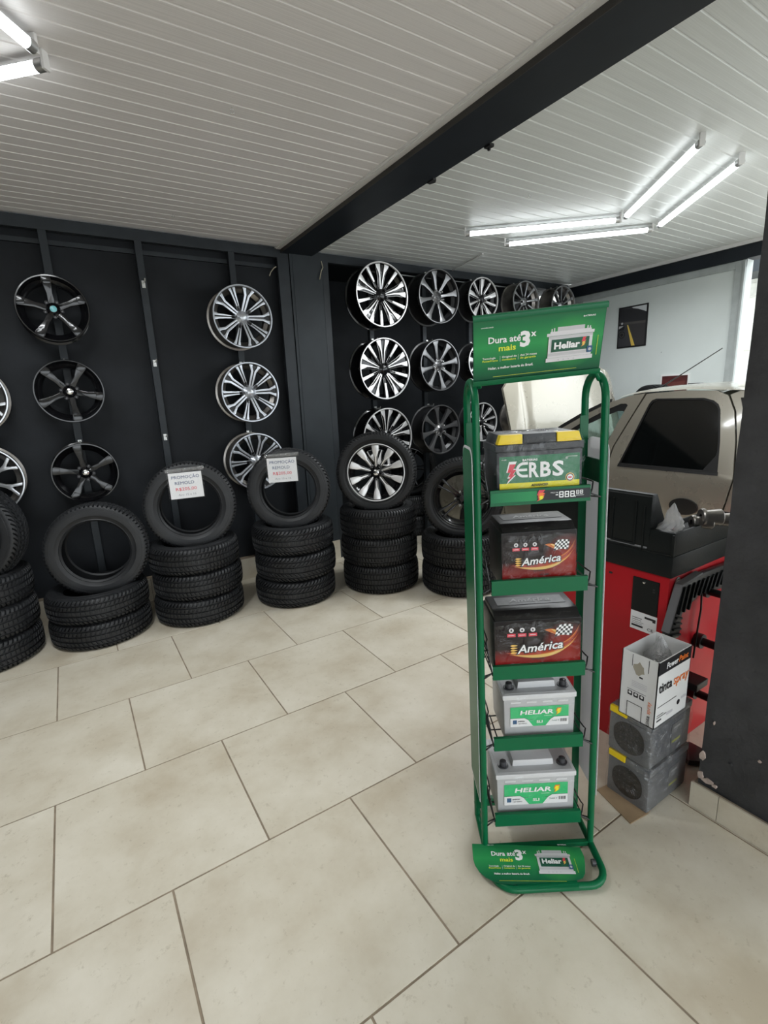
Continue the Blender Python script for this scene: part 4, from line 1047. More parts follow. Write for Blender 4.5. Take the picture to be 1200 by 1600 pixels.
# --- two pale grey batteries
def heliar(x, v, z, W, H, label):
    D = .172
    b = batt_thing(x, v, z, label, GB)
    part('case', rbox(W, D, H, 0, 0, .02), M_BATTGREY, b, bevel=.004, smooth=40)
    rb = MB()
    for i in range(6): rb.box(-W*.42+i*W*.148, -W*.42+i*W*.148+W*.10, -D/2-.0015, -D/2+.004, .004, .018)
    part('case_ribs', rb, M_BATTLID, b, bevel=.001)
    part('lid', rbox(W+.008, D+.006, .017, 0, H), M_BATTLID, b, bevel=.003, smooth=40)
    part('lid_block', MB().prism([(-W*.27, H+.016), (-W*.26, H+.040), (W*.26, H+.040), (W*.27, H+.016)], -D/2+.034, D/2-.01, 'xz'), M_BATTLID, b, bevel=.003, smooth=40)
    part('lid_recess', MB().box(-W/2+.006, W/2-.006, -D/2+.008, D/2-.006, H+.017, H+.0178), M_BATTGREY, b)
    for s in (-1, 1):
        part('terminal', MB().lathe([(.018, H+.0175), (.018, H+.021), (.0115, H+.021), (.0105, H+.036), (.007, H+.038), (.0005, H+.038)], 18, M=Matrix.Translation((s*W*.385, -D/2+.040, 0))), M_LEAD, b, smooth=40)
    nt_ = MB()
    for i in range(4): nt_.box(-W*.40+i*W*.22, -W*.40+i*W*.22+W*.14, -D/2-.001, -D/2+.003, H-.014, H-.008)
    part('vent_notches', nt_, M_BATTLID, b)
    k = W/.25
    lb = part('label', MB().prism(rrect(.205*k, .078*k, .002), -.0005, 0), M_PAPER, b, (0, -D/2-.0016, H*.585), (PI/2, 0, 0))
    S = lambda p: [(x*k, y*k) for x, y in p]
    flat('label_print', [(S([(-.1025, .039), (.1025, .039), (.1025, -.006), (.052, -.006), (.040, -.014), (.022, -.039), (-.022, -.039), (-.040, -.014), (-.052, -.006), (-.1025, -.006)]), M_HELGREEN),
                         (S([(-.1025, -.006), (-.052, -.006), (-.040, -.014), (-.022, -.014), (-.022, -.0125), (-.039, -.0125), (-.051, -.0045), (-.1025, -.0045)]), M_PRINTGREEN),
                         (S([(.1025, -.006), (.052, -.006), (.040, -.014), (.028, -.014), (.028, -.0125), (.039, -.0125), (.051, -.0045), (.1025, -.0045)]), M_PRINTGREEN),
                         (S(rect(-.094, -.080, -.028, -.012)), M_BLUEDOT), (S(rect(.074, .096, -.026, -.014)), M_PAPER)] +
         [(S(rect(.074+i*.0029, .074+i*.0029+(.0012 if i % 3 else .002), -.026, -.014)), M_INK) for i in range(8)], lb, dz=.0001)
    text('lettering', 'HELIAR', M_WHITEINK, lb, -.010*k, .0095*k, .0165*k, .118*k, .028, .12)
    flat('printed_bolt', [(bolt(.055*k, .004*k, .024*k, .026*k), M_ORANGE), (bolt(.058*k, .0045*k, .019*k, .022*k), M_YELLOWINK)], lb, loc=(0, 0, .0008))
    text('lettering', 'SLI', M_WHITEINK, lb, 0, -.026*k, .010*k, .021*k, .025)
    text('lettering', 'ENERGIA', M_INK, lb, -.064*k, -.019*k, .0042*k, .024*k, .03)
    text('lettering', '12V 60Ah', M_INK, lb, -.060*k, -.028*k, .0042*k, .030*k, .01)
    text('lettering', 'Total 3', M_PRINTGREEN, lb, .055*k, -.022*k, .005*k, .026*k, .01)
    text('lettering', 'baterias', M_WHITEINK, lb, .030*k, .0005*k, .0035*k, .026*k)
    wrap_part(b, W+.006, D+.004, H+.012, .0, clear_mat('thin_film', (1, 1, 1), .05, .2, .6, 18), seed=int(W*1000))
    return b
heliar(.010, .108, SH[3]+.0145, .226, .149, 'pale grey battery with green and white label on the fourth shelf')
heliar(-.001, .104, SH[4]+.0145, .256, .150, 'pale grey battery with green and white label on the lowest shelf')

# ================================================================== WHEEL BALANCER
MO = Vector((2.06, 1.22, 0))
mach = thing('wheel_machine', 'red workshop wheel machine with black moulded top behind the rack', 'machine', loc=MO)
def mp(name, mb, mats, parent=None, **k): return part(name, mb, mats, parent or mach, loc=(-MO if parent is None else (0, 0, 0)), **k)
body = mp('body', MB().box(1.818, 2.30, .898, 1.56, 0.0, .802), M_REDPAINT, bevel=.005, smooth=30)
mp('top_skirt', MB().box(1.808, 2.31, .888, 1.57, .800, .884), M_BLACKPLASTIC, bevel=.006, smooth=30)
mp('tray', MB().prism([(1.812, .882), (2.306, .882), (2.302, .972), (2.290, .976), (2.290, .958), (1.830, .958), (1.830, .976), (1.818, .972)], .892, .992, 'xz').box(1.818, 2.30, .8915, .902, .882, .974).box(1.818, 2.30, .984, .992, .882, .974), M_BLACKPLASTIC, bevel=.003, smooth=30)
mp('hood_top', MB().prism([(1.813, .90), (1.815, 1.098), (1.822, 1.106), (1.850, 1.106), (1.935, .962)], .985, 1.565, 'xz'), M_BLACKPLASTIC, bevel=.004, smooth=30)
for (y0, y1, z0, z1) in ((1.045, 1.135, .905, 1.055), (1.165, 1.30, .905, 1.055)):
    mp('panel_recess', MB().box(1.8095, 1.8135, y0-.006, y0, z0, z1+.02).box(1.8095, 1.8135, y1, y1+.006, z0, z1+.02).box(1.8085, 1.8135, y0-.006, y1+.006, z0-.006, z0+.002), M_BLACKPLASTIC, bevel=.001)
mp('panel_recess', MB().box(1.8095, 1.8135, .899, 1.012, .884, .890).box(1.8095, 1.8135, 1.006, 1.012, .884, 1.06), M_BLACKPLASTIC, bevel=.001)
mp('corner_post', MB().prism([(1.8085, .899), (1.8085, .889), (1.818, .889), (1.822, .893)], .885, .968), M_BLACKPLASTIC, bevel=.002)
pl_ = mp('control_cover', MB().box(1.8135, 1.818, .931, 1.036, .628, .770), M_BLACKPLASTIC, bevel=.002)
mp('screw', MB().lathe([(.0005, .003), (.005, .002), (.006, 0)], 12, M=Matrix.Translation((1.8135, .990, .756)) @ Matrix.Rotation(-PI/2, 4, 'Y')), M_CHROME, pl_, smooth=50)
for z in (.736, .726): mp('screw', MB().box(1.8125, 1.8136, .946, .954, z-.003, z+.003), M_INK, pl_)
LXm = Matrix(((0, 0, -1, 0), (-1, 0, 0, 0), (0, 1, 0, 0), (0, 0, 0, 1)))     # local XY plane facing -X
LX = LXm.to_euler()
rl = part('rating_label', MB().prism(rrect(.106, .078, .001), -.0005, 0), M_PAPER, mach, Vector((1.8165, .983, .587))-MO, LX)
flat('label_lines', [(rect(.004, .048, .018, .027), M_INK), (rect(.036, .048, .012, .018), M_INK), (rect(-.047, -.006, .010, .0125), M_INK), (rect(-.047, -.008, .002, .004), M_INK), (rect(-.047, .002, -.006, -.0045), M_GREYPLASTIC), (rect(-.047, -.004, -.013, -.0115), M_GREYPLASTIC), (rect(-.047, .0, -.026, -.018), M_INK)], rl, dz=.0001)
text('lettering', 'CE', M_INK, rl, .030, -.028, .012, .024)
mp('body_hole', MB().box(1.816, 1.8181, 1.128, 1.142, .752, .760), M_INK)
arm = mp('ridged_arm', MB().prism([(1.778, .592), (1.846, .770), (1.99, .785), (2.30, .775), (2.30, .660), (2.0, .700), (1.872, .650), (1.868, .554), (1.79, .560)], .866, .890, 'xz'), M_SATINBLACK, bevel=.006, smooth=30)
for i in range(11):
    x0 = 1.86+i*.036
    mp('ridge', MB().prism([(x0, .762-.0006*i), (x0+.010, .764), (x0-.018, .70 if i > 2 else .66), (x0-.028, .70 if i > 2 else .66)], .858, .868, 'xz'), M_BLACKPLASTIC, arm, bevel=.002)
for i in range(4):
    z0 = .58+i*.022
    mp('ridge', MB().prism([(1.795+i*.008, z0), (1.862, z0-.012), (1.862, z0-.004), (1.797+i*.008, z0+.008)], .858, .868, 'xz'), M_BLACKPLASTIC, arm, bevel=.002)
mp('arm_edge', MB().prism([(1.774, .600), (1.843, .776), (1.992, .792), (1.992, .784), (1.849, .767), (1.783, .597)], .862, .891, 'xz'), mat('grey_rubber_edge', (.13, .13, .135), .5), arm, bevel=.002)
for z, x, r in ((.690, 2.075, .015), (.470, 2.07, .017), (.235, 2.065, .016)):
    mp('pipe', MB().tube([(x, .899, z), (x, .715, z)], r, 14), M_SATINBLACK, smooth=50)
    mp('pipe_collar', MB().tube([(x, .898, z), (x, .868, z)], r*1.8, 16), M_SATINBLACK, smooth=50)
mp('cable', MB().tube([(2.05, .885, .70), (2.045, .878, .62), (2.035, .88, .50), (2.04, .885, .40)], .004, 8), M_WIRE, smooth=60)
mp('pedal_arm', MB().box(1.90, 1.99, .80, .90, .335, .365), M_SATINBLACK, bevel=.004)
mp('valve', MB().lathe([(.0005, .012), (.008, .012), (.010, .004), (.016, .004), (.016, 0)], 12, M=Matrix.Translation((1.875, .898, .775)) @ Matrix.Rotation(PI/2, 4, 'X')), M_STEEL, smooth=40)
tag(part('foot_pedal', MB().prism([(1.90, .80), (1.945, .758), (2.02, .80), (2.02, .86), (1.93, .86)], .004, .030), M_SATINBLACK, None, bevel=.008, smooth=30), 'dark foot pedal on the floor between the wrapped boxes and pillar', 'pedal')

# things in the tray
def bagmesh(seed, w, h):
    rr = random.Random(seed); ph = [rr.uniform(0, 6) for _ in range(4)]
    def fn(u, v):
        a = 2*PI*u; t = v
        r = w/2*(1-t)**.75*(1+.18*math.sin(3*a+ph[0])+.10*math.sin(7*a+ph[1]+4*t)+.05*math.sin(15*a+9*t))
        r *= 1+.10*math.sin(u*61+v*17)*math.sin(v*29+u*13)
        return (r*math.cos(a)+.030*t*(1-t)*math.sin(ph[2])+.01*t, r*math.sin(a)+.012*math.sin(t*9+ph[3])*(1-t), h*t*(1+.07*math.sin(5*a)))
    return MB().grid(fn, 40, 14)
bg = thing('plastic_bag', 'small crumpled clear plastic bag on the red machine tray', 'bag', loc=(1.885, .944, .9595))
part('film', bagmesh(4, .092, .105), clear_mat('milky_bag', (.93, .93, .93), .18, .2, 1.0, 45, .45), bg, smooth=28)
for i in range(6):
    part('weight', MB().box(-.010, .010, -.004, .004, 0, .006), (M_STEEL if i % 3 else mat('red_clip', (.35, .02, .03), .4)), bg, (random.uniform(-.022, .022), random.uniform(-.02, .02), .003), (0, 0, random.uniform(0, 3)), bevel=.001)
def cone(x, y, z, yaw, tilt, k, label):
    M = Matrix.Translation((x, y, z)) @ Matrix.Rotation(yaw, 4, 'Z') @ Matrix.Rotation(tilt, 4, 'Y')
    t = thing('centering_cone', label, 'cone', M, group='steel cones on the machine tray')
    part('cone_body', MB().lathe([(.012*k, .0), (.030*k, .0), (.034*k, .004), (.034*k, .012), (.026*k, .016), (.033*k, .070), (.030*k, .074), (.014*k, .074), (.012*k, .070)], 28, closed=True), M_STEEL, t, smooth=35)
    part('bore', MB().lathe([(.0118*k, .002), (.0118*k, .070), (.0005, .070)], 20), M_INK, t, smooth=35)
    return t
cone(2.020, .905, 1.002, R_(-40), R_(92), 1.0, 'steel centring cone, upper one lying beside the plastic bag')
cone(1.995, .925, .982, R_(-40), R_(92), .82, 'steel centring cone, lower one lying beside the plastic bag')
cone(2.10, .900, .982, R_(-50), R_(92), .85, 'steel centring cone farthest right on the tray, next to the dark pillar')

# ================================================================== WRAPPED BATTERIES, CARTON, CARDBOARD
def wrapped(z, label, dx, seed):
    t = thing('wrapped_battery', label, 'battery', loc=(1.668+dx, .845, z), group='wrapped batteries on the floor')
    part('case', rbox(.262, .158, .150, 0), mat('mid_grey_battery_plastic', (.13, .135, .145), .4), t, bevel=.008, smooth=40)
    part('lid', rbox(.268, .162, .030, 0, .150), MATS['mid_grey_battery_plastic'], t, bevel=.006, smooth=40)
    ov = flat('dark_oval', [([(.058*math.cos(2*PI*i/28), .060*abs(math.sin(2*PI*i/28))**.85*(1 if math.sin(2*PI*i/28) > 0 else -1)) for i in range(28)], M_INK)], t, (-.1335, 0, .082), LX, dz=.0005)
    dots = [(circle(.0032, -.03+.02*c, -.03+.02*r, 8), mat('dot_grey', (.06, .06, .06), .4)) for r in range(4) for c in range(4)]
    flat('dots', dots, ov, dz=.00001, loc=(0, 0, .0009))
    part('grip', MB().box(-.139, -.125, .010, .075, .158, .183), M_YELLOW, t, bevel=.003)
    fl_ = part('side_label', MB().prism(rrect(.070, .085, .003), -.0004, 0), mat('clear_label', (.16, .165, .17), .3), t, (.035, -.0805, .085), (PI/2, 0, 0))
    flat('label_marks', [(rect(-.028, .028, -.036, -.026), mat('olive_mark', (.35, .36, .12), .5)), (rect(-.02, .02, .02, .028), mat('pale_mark', (.35, .35, .35), .5))], fl_)
    wrap_part(t, .272, .168, .184, .006, clear_mat('cloudy_wrap', (.98, .98, .98), .10, .06, 1.0, 24, .0), seed=seed)
    return t
wrapped(.0, 'plastic-wrapped grey battery standing on the floor, lower of two', 0.004, 11)
wrapped(.190, 'plastic-wrapped grey battery with yellow grip directly under the white carton', -.006, 12)

X0, X1, Y0, Y1, Z0, Z1 = 1.496, 1.702, .746, .872, .3825, .628
CO = Vector(((X0+X1)/2, (Y0+Y1)/2, Z0))
box = thing('spray_paint_carton', 'open white spray-paint carton with orange lettering atop the wrapped batteries', 'box', loc=CO)
hw, hd, hh_ = (X1-X0)/2, (Y1-Y0)/2, Z1-Z0
for (a, b_, c, d) in ((-hw, hw, -hd, -hd+.003), (-hw, hw, hd-.003, hd), (-hw, -hw+.003, -hd, hd), (hw-.003, hw, -hd, hd)):
    part('side_panel', MB().box(a, b_, c, d, 0, hh_), M_BOXWHITE, box)
part('bottom_panel', MB().box(-hw, hw, -hd, hd, 0, .003), M_BOXWHITE, box)
fp = flat('front_print', [(rect(-.09, .03, -.048, -.045), M_GREYPLASTIC), (rect(-.09, -.05, -.080, -.077), M_GREYPLASTIC), (rect(-.09, -.03, -.088, -.085), M_GREYPLASTIC),
                          (rect(-.09, -.06, -.102, -.096), M_GREYPLASTIC), (rect(-.03, .01, -.098, -.088), M_PRINTGREY), (rect(.06, .095, -.070, -.060), M_PRINTGREY)], box, (0, -hd-.0002, hh_/2), (PI/2, 0, 0), dz=.0001)
flat('print_band', [(rect(-hw+.001, hw-.001, hh_/2-.048, hh_/2-.001), M_INK)], fp)
flat('printed_dot', [(circle(.010, .045, -.075, 16), M_INK)], fp)
text('lettering', 'Power', M_WHITEINK, fp, -.020, hh_/2-.035, .022, .072, .018, .1)
text('lettering', 'Paint', M_ORANGE, fp, .050, hh_/2-.035, .022, .060, .018, .1)
text('lettering', 'tinta', M_INK, fp, -.052, .008, .036, .082, .018)
text('lettering', 'spray', M_ORANGE, fp, .047, .008, .036, .095, .010)
lp_ = flat('side_print', [(blob(.0, .072, .022, .026, 12, 3), mat('torn_brown', (.36, .33, .26), .8)), (rect(-.026, -.024, .075, .118), M_INK), (rect(.030, .032, .070, .118), M_INK), (rect(.002, .014, .040, .046), M_INK)] +
           [(rect(-.022, .030, .020-.006*i, .022-.006*i), M_PRINTGREY) for i in range(4)] + [(rrect(.016, .017, .002, -.026+.021*i, -.028), M_INK) for i in range(3)] +
           [(circle(.005, -.026+.021*i, -.026, 8), M_BOXWHITE) for i in range(3)] + [(rect(-.036, .030, -.014, -.0125), M_GREYPLASTIC), (rect(-.034, -.032, -.122, -.062), M_INK), (rect(-.034, .018, -.064, -.062), M_INK), (rect(.018, .020, -.122, -.062), M_INK)],
           box, (-hw-.0002, 0, hh_/2), LX, dz=.0001)
text('lettering', 'tinta', M_INK, lp_, .047, -.102, .013, .040, .01, rot=PI/2)
text('lettering', 'spray', M_ORANGE, lp_, .047, -.052, .013, .046, .005, rot=PI/2)
bb = thing('plastic_bag', 'crumpled clear bag of chrome parts inside the white carton', 'bag', loc=(CO.x+.016, CO.y+.004, Z0+.135))
part('film', bagmesh(9, .112, .135), M_BAG, bb, smooth=28)
for i in range(14):
    part('chrome_piece', MB().lathe([(.006, 0), (.009, .003), (.009, .010), (.006, .013)], 8, closed=True), M_CHROME, bb, (random.uniform(-.035, .045), random.uniform(-.03, .03), random.uniform(.03, .075)), (random.uniform(0, 3), random.uniform(0, 3), 0), smooth=40)
part('filler', MB().box(-.09, .08, -.052, .052, -.10, .030), M_GREYPLASTIC, bb, bevel=.01)

tag(part('cardboard_sheet', MB().prism([(1.498, .934), (1.457, .775), (1.549, .764), (1.580, .770), (1.571, .925)], .0005, .0045), M_CARD, None), 'flat piece of brown cardboard on the floor under the wrapped batteries', 'cardboard')

# ================================================================== CAR
CO_ = Vector((3.93, 1.9, 0))
car = thing('car', 'champagne coloured hatchback parked with its bonnet raised', 'car', loc=CO_)
def cp(name, mb, mats, parent=None, **k): return part(name, mb, mats, parent or car, loc=(-CO_ if parent is None else (0, 0, 0)), **k)
XL = [(0.0, 3.20), (.2, 3.17), (.32, 3.115), (.55, 3.09), (.80, 3.085), (.97, 3.10), (1.0, 3.108), (1.6, 3.240)]
def xl(z):
    for (a, b_), (c, d) in zip(XL, XL[1:]):
        if z <= c: return b_+(d-b_)*(z-a)/(c-a)
    return XL[-1][1]
def side(outline, holes=(), s=-1, off=0.0, th=.02):
    """curved body panel from an outline in (y, z); s=-1 left flank, +1 right flank"""
    bm = bmesh.new(); edges = []
    for lp2 in [outline]+list(holes):
        vs = [bm.verts.new((0, y, z)) for y, z in lp2]
        edges += [bm.edges.new((vs[i], vs[(i+1) % len(vs)])) for i in range(len(vs))]
    bmesh.ops.triangle_fill(bm, use_beauty=True, use_dissolve=False, edges=edges)
    for zc in (.32, .43, .55, .68, .80, .90, .97, 1.0, 1.2, 1.35):
        bmesh.ops.bisect_plane(bm, geom=bm.verts[:]+bm.edges[:]+bm.faces[:], dist=1e-5, plane_co=(0, 0, zc), plane_no=(0, 0, 1))
    for v in bm.verts:
        v.co.x = xl(v.co.z)+off
    bmesh.ops.recalc_face_normals(bm, faces=bm.faces)
    if bm.faces and sum(f.normal.x*f.calc_area() for f in bm.faces) > 0: bmesh.ops.reverse_faces(bm, faces=bm.faces)
    geo = bm.faces[:]
    r = bmesh.ops.extrude_face_region(bm, geom=geo)
    for v in [g for g in r['geom'] if isinstance(g, bmesh.types.BMVert)]: v.co.x += th
    bmesh.ops.recalc_face_normals(bm, faces=bm.faces)
    if s > 0:
        for v in bm.verts: v.co.x = 7.86-v.co.x
        bmesh.ops.reverse_faces(bm, faces=bm.faces)
    mb = MB(); bm.verts.index_update()
    mb.add([v.co.copy() for v in bm.verts], [[v.index for v in f.verts] for f in bm.faces]); bm.free()
    return mb
REAR_DOOR = [(1.245, .98), (1.262, .86), (1.283, .73), (1.36, .60), (1.49, .48), (1.55, .33), (2.03, .33), (2.02, .95), (1.99, 1.12), (1.89, 1.34), (1.832, 1.462), (1.6, 1.475), (1.42, 1.467), (1.355, 1.438), (1.308, 1.35), (1.272, 1.19), (1.247, 1.0)]
REAR_WIN = [(1.938, 1.003), (1.805, 1.40), (1.79, 1.42), (1.765, 1.43), (1.48, 1.428), (1.425, 1.412), (1.395, 1.39), (1.380, 1.36), (1.346, 1.18), (1.326, 1.003)]
FRONT_DOOR = [(2.040, .33), (2.930, .33), (2.952, .60), (2.94, .925), (2.80, 1.0), (2.60, 1.128), (2.43, 1.235), (2.25, 1.335), (2.09, 1.410), (1.95, 1.452), (1.843, 1.466), (1.901, 1.34), (2.001, 1.12), (2.031, .95)]
FRONT_WIN = [(2.098, 1.003), (2.062, 1.10), (2.0, 1.27), (1.948, 1.392), (1.962, 1.402), (2.00, 1.402), (2.10, 1.362), (2.26, 1.283), (2.43, 1.185), (2.58, 1.085), (2.685, 1.003)]
def archpts(cy, r, n=10): return [(cy+r*math.cos(R_(a)), .31+r*math.sin(R_(a))) for a in [180*i/n for i in range(n+1)]]
QUARTER = [(1.238, 1.0), (1.264, 1.19), (1.299, 1.35), (1.346, 1.442), (1.30, 1.462), (1.1, 1.448), (.85, 1.40), (.60, 1.25), (.40, 1.02), (.06, .97), (.03, .60), (.08, .33)] + archpts(.72, .33)[::-1] + [(1.485, .33), (1.482, .472), (1.352, .594), (1.275, .728), (1.254, .86), (1.237, .98)]
FENDER = [(2.940, .33), (2.962, .60), (2.950, .928), (3.10, .925), (3.5, .86), (3.78, .74), (3.84, .55), (3.82, .33)] + archpts(3.27, .30)
QWIN = [(1.205, 1.02), (1.228, 1.19), (1.264, 1.35), (1.290, 1.425), (1.1, 1.415), (.9, 1.36), (.72, 1.20), (.62, 1.03)]
for s in (-1, 1):
    rd = cp('rear_door', side(REAR_DOOR, [REAR_WIN], s, -.004), M_CAR, smooth=30)
    cp('window_glass', side(REAR_WIN, (), s, .006, .004), M_TINT if s < 0 else M_GLASS, rd, smooth=30)
    cp('window_seal', side([(y, z) for y, z in REAR_WIN], [[(1.633+(y-1.633)*.955, 1.215+(z-1.215)*.95) for y, z in REAR_WIN]], s, -.001, .008), M_CARTRIM, rd, smooth=30)
    cp('belt_moulding', side([(1.322, .990), (1.940, .990), (1.936, 1.010), (1.324, 1.010)], (), s, -.008, .012), M_CARTRIM, rd, smooth=30)
    cp('corner_trim', side([(1.328, 1.005), (1.350, 1.18), (1.356, 1.10), (1.415, 1.005)], (), s, .001, .006), M_CARTRIM, rd)
    cp('door_handle', side([(1.48+.082*math.cos(2*PI*i/24), .788+.050*math.sin(2*PI*i/24)) for i in range(24)], (), s, -.018, .02), M_CARTRIM, rd, smooth=40)
    fd = cp('front_door', side(FRONT_DOOR, [FRONT_WIN], s, -.004), M_CAR, smooth=30)
    cp('window_glass', side(FRONT_WIN, (), s, .006, .004), M_GLASS, fd, smooth=30)
    cp('window_seal', side(FRONT_WIN, [[(2.26+(y-2.26)*.90-.015, 1.18+(z-1.18)*.84-.012) for y, z in FRONT_WIN]], s, -.001, .008), M_CARTRIM, fd, smooth=30)
    cp('door_handle', side([(2.22+.082*math.cos(2*PI*i/24), .788+.050*math.sin(2*PI*i/24)) for i in range(24)], (), s, -.018, .02), M_CARTRIM, fd, smooth=40)
    cp('pillar_trim', side([(2.80, 1.005), (2.60, 1.133), (2.43, 1.240), (2.25, 1.340), (2.09, 1.415), (2.09, 1.435), (2.26, 1.362), (2.44, 1.262), (2.62, 1.152), (2.86, 1.005)], (), s, .0, .03), M_CARTRIM, smooth=30)
    cp('rear_quarter', side(QUARTER, (), s, 0), M_CAR, smooth=30)
    cp('quarter_window', side(QWIN, (), s, -.004, .006), M_TINT, smooth=30)
    cp('fender', side(FENDER, (), s, 0), M_CAR, smooth=30)
    cp('sill', side([(1.06, .20), (2.97, .20), (2.97, .325), (1.06, .325)], (), s, .004), M_CARTRIM, smooth=30)
    mx_ = lambda x: x if s < 0 else 7.86-x
    mir_ = MB().grid(lambda u, v: (mx_(3.02-.10*math.sin(PI*v)**.5*math.cos(PI*(u-.5))), 2.60+.07*math.cos(2*PI*u)*math.sin(PI*v)**.5, 1.04+.075*(2*v-1)), 16, 8)
    for yy in (.72, 3.27):
        w = MB().lathe([(.0005, .0), (.06, .01), (.20, -.01), (.205, -.10), (.0005, -.10)], 24)
        wo = cp('wheel_disc', w, M_SILVER, smooth=40)
        wo.location = Vector((mx_(3.125), yy, .312))-CO_; wo.rotation_euler = (0, -PI/2 if s < 0 else PI/2, 0)
        ty = link('tyre', T_A, car); ty.location = Vector((mx_(3.21), yy, .312))-CO_; ty.rotation_euler = (0, PI/2, 0)
TOPL = [(.85, 1.40), (1.1, 1.450), (1.3, 1.466), (1.45, 1.474), (1.6, 1.481), (1.84, 1.472), (1.95, 1.458), (2.02, 1.440)]
def topz(y):
    for (a, b_), (c, d) in zip(TOPL, TOPL[1:]):
        if y <= c: return b_+(d-b_)*(y-a)/(c-a)
    return TOPL[-1][1]
def roof(u, v):
    y = .85+1.17*u; zb = topz(y); x0 = xl(zb)-.004; x1 = 7.86-x0
    return (x0+(x1-x0)*v, y+.06*u*math.sin(PI*v), zb+.040*(math.sin(PI*v)**.55))
cp('roof', MB().grid(roof, 20, 24), M_CAR, smooth=60)
def wind(u, v):
    y0, z0 = 2.02, 1.440; y1, z1 = 2.86, 1.0
    y = y0+(y1-y0)*u; z = z0+(z1-z0)*u
    x0 = xl(z)+.02; x1 = 7.86-x0
    return (x0+(x1-x0)*v, y+.06*math.sin(PI*v), z+.040*math.sin(PI*v)**.55*(1-.4*u))
cp('windscreen', MB().grid(wind, 10, 16), M_GLASS, smooth=60)
def rearg(u, v):
    y = .85-.72*u; z = 1.40-.42*u; x0 = xl(z)+.01; x1 = 7.86-x0
    return (x0+(x1-x0)*v, y-.03*math.sin(PI*v), z+.040*math.sin(PI*v)**.55*(1-u))
cp('tailgate_glass', MB().grid(rearg, 8, 16), M_TINT, smooth=60)
cp('tailgate', MB().prism([(.12, .98), (.02, .90), (.0, .55), (.06, .30), (.20, .30), (.20, .98)], 3.14, 4.72, 'yz'), M_CAR, bevel=.02, smooth=40)
cp('front_bumper', MB().prism([(3.70, .78), (3.84, .70), (3.90, .52), (3.88, .28), (3.70, .26)], 3.13, 4.73, 'yz'), M_CAR, bevel=.03, smooth=40)
cp('interior', MB().box(3.16, 4.70, .22, 3.72, .24, .90).box(3.25, 4.65, 2.50, 2.86, .88, 1.03), M_CARTRIM)
for (x, y) in ((3.55, 1.72), (4.30, 1.72), (3.55, .95), (4.30, .95)):
    cp('seat', MB().prism([(y+.55, .88), (y+.55, 1.0), (y+.12, 1.0), (y+.02, 1.34), (y-.08, 1.34), (y-.02, .88)], x-.22, x+.22, 'yz'), mat('dark_seat_fabric', (.02, .02, .022), .8), bevel=.03, smooth=40)
def hood(u, v):
    e = abs(2*u-1)
    zt = 1.760-.175*e**6-.04*e**2
    z = .985+(zt-.985)*v
    y = 2.895+.16*v-.035*math.sin(PI*u)**.6*math.sin(PI*v*.5)+.02*(.12 < u < .88)*0
    y += .022*max(0, 1-abs(u-.13)/.035)+.022*max(0, 1-abs(u-.87)/.035)
    return (3.165+1.54*u, y, z)
hd_mb = MB().grid(hood, 48, 20)
n0 = len(hd_mb.v)
hd_mb.add([(x, y+.022, z) for x, y, z in list(hd_mb.v)], [f[::-1] for f in list(hd_mb.f)])
NU, NV = 48, 20
edge = [i*(NV+1)+NV for i in range(NU+1)]
for a, b_ in zip(edge, edge[1:]): hd_mb.f.append([a, b_, b_+n0, a+n0]); hd_mb.m.append(0)
for base_ in (0, NU*(NV+1)):
    for j in range(NV): hd_mb.f.append([base_+j, base_+j+1, base_+j+1+n0, base_+j+n0]); hd_mb.m.append(0)
cp('bonnet', hd_mb, M_CAR, smooth=40, recalc=True)
cp('bonnet_stay', MB().tube([(4.55, 3.6, .80), (4.45, 3.06, 1.55)], .005, 8), M_CARTRIM, smooth=50)
cp('antenna', MB().tube([(3.90, 2.12, 1.500), (3.90, 1.955, 1.600), (3.90, 1.72, 1.745)], [.006, .004, .0035], 8), M_CARTRIM, smooth=50)
cp('roof_cap', MB().box(4.02, 4.08, 1.90, 1.99, 1.495, 1.520), M_CARTRIM, bevel=.006)

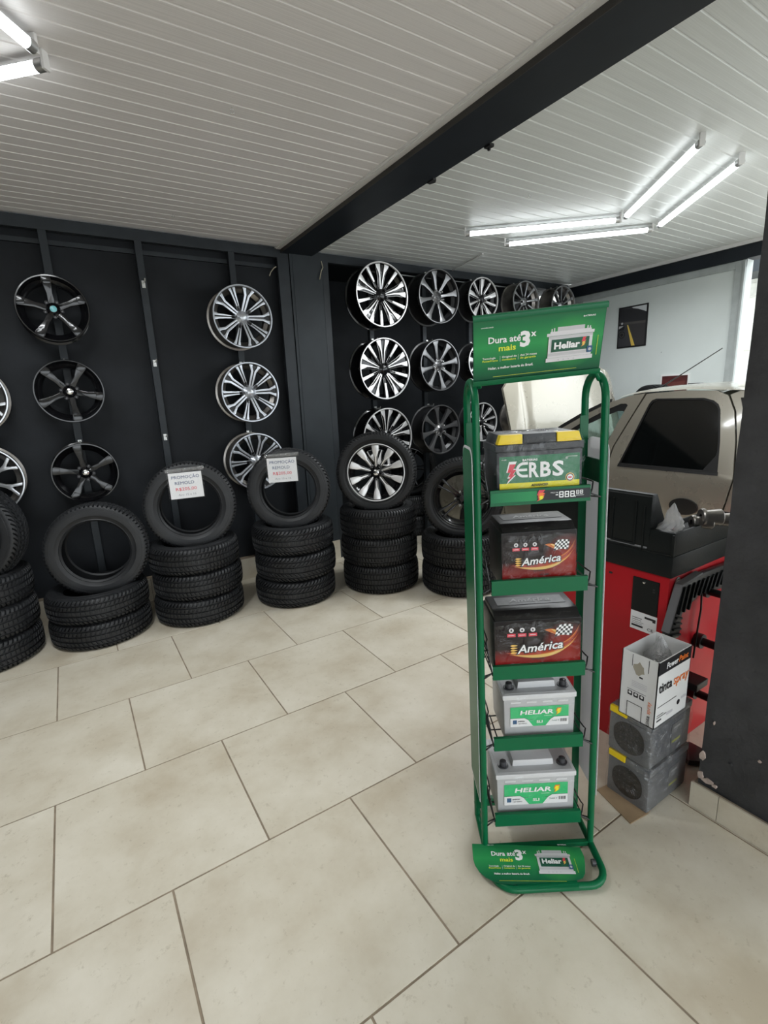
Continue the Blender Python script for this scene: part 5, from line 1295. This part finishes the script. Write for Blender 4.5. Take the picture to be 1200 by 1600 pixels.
# ================================================================== PICTURES ON THE WHITE WALL
def picture(y, z, w, h, label, frame, mats, art):
    M = Matrix.Translation((5.43, y, z)) @ LXm
    t = thing('wall_poster', label, 'poster', M)
    part('frame', MB().box(-w/2, w/2, -h/2, h/2, .0, .010), frame, t)
    return t
t = picture(3.322, 2.165, .335, .435, 'black-framed poster of an empty road with a yellow line', M_SATINBLACK, None, None)
w, h = .305, .405
sky, hill, hill2, asp, asp2, yl, wh = [mat(n, c, .35) for n, c in (('print_sky', (.62, .64, .66)), ('print_hill', (.028, .028, .032)), ('print_hill_far', (.05, .05, .055)), ('print_asphalt', (.050, .048, .050)), ('print_verge', (.09, .085, .08)), ('print_yellow', (.70, .50, .10)), ('print_pale', (.5, .5, .5)))]
flat('print', [(rect(-w/2, w/2, -h/2, h/2), asp), ([(-w/2, .15), (-.05, .175), (.05, .16), (w/2, .13), (w/2, h/2), (-w/2, h/2)], hill2), ([(.0, .19), (.06, .175), (w/2, .135), (w/2, h/2), (-.02, h/2)], sky), ([(-w/2, h/2), (-w/2, .06), (w/2, .05), (w/2, .13), (.06, .17), (-.02, .185)], hill),
               ([(-w/2, .055), (w/2, .045), (w/2, .02), (-w/2, .035)], asp2), ([(-w/2, .03), (-.03, .028), (.02, -h/2), (-w/2, -h/2)], hill2), ([(-.058, .022), (-.046, .022), (.046, -h/2), (.006, -h/2)], yl),
               (circle(.038, -.115, -.075, 20), M_INK), (circle(.027, -.115, -.075, 18), asp2), (circle(.020, -.115, -.075, 14), M_INK), ([(-w/2, -.03), (-.095, -.025), (-.085, .0), (-.10, .05), (-.125, .06), (-w/2, .04)], M_INK), (circle(.013, -.118, .045, 12), wh), ([(-w/2, -.01), (-.11, .01), (-.10, .02), (-w/2, .02)], wh)], t, (0, 0, .010), dz=.0002)
t = picture(2.815, 1.495, .290, .262, 'dark red picture in a white frame just above the car roof', M_TRIMWHITE, None, None)
flat('print', [(rect(-.130, .130, -.116, .116), mat('print_maroon', (.085, .018, .018), .4, var=.5, vscale=12)), ([(-.10, -.06), (.09, -.03), (.11, .06), (-.06, .05)], mat('print_rust', (.14, .04, .035), .4))], t, (0, 0, .010))
tag(flat('wall_scuff', [(circle(.006, 0, 0, 8), M_GREYFRAME)], None, (5.4285, 2.98, 1.86), LX), 'small grey scuff on the white wall right of the road poster', 'mark')

# ================================================================== YARD: WHITE VAN
VO = Vector((7.9, 4.4, 0))
van = thing('van', 'white van parked in the yard beyond the open doorway', 'van', loc=VO)
part('body', MB().prism([(-1.15, .35), (-1.20, .95), (-1.12, 1.72), (-1.0, 1.86), (1.0, 1.86), (1.5, 1.2), (2.1, 1.0), (2.15, .35)], -.82, .82, 'yz'), mat('white_van_paint', (.78, .80, .82), .25, coat=.6), van, (0, 0, -.02), bevel=.04, smooth=40)
part('rear_window', MB().prism([(-1.205, 1.05), (-1.155, 1.50), (-1.17, 1.50), (-1.22, 1.05)], -.66, .66, 'yz'), M_TINT, van, bevel=.004)
part('side_window', MB().prism([(-.9, 1.05), (-.85, 1.52), (.6, 1.52), (.9, 1.05)], -.835, -.80, 'yz'), M_TINT, van, bevel=.004)
for x in (-.70, .70):
    part('tail_light', MB().box(x-.08, x+.08, -1.20, -1.14, 1.56, 1.66), mat('red_lens', (.5, .015, .01), .2), van, bevel=.015)
for x in (-.78, .78):
    for y in (-.7, 1.5): 
        o = link('tyre', T_A, van, (x, y, .292), (0, PI/2, 0))
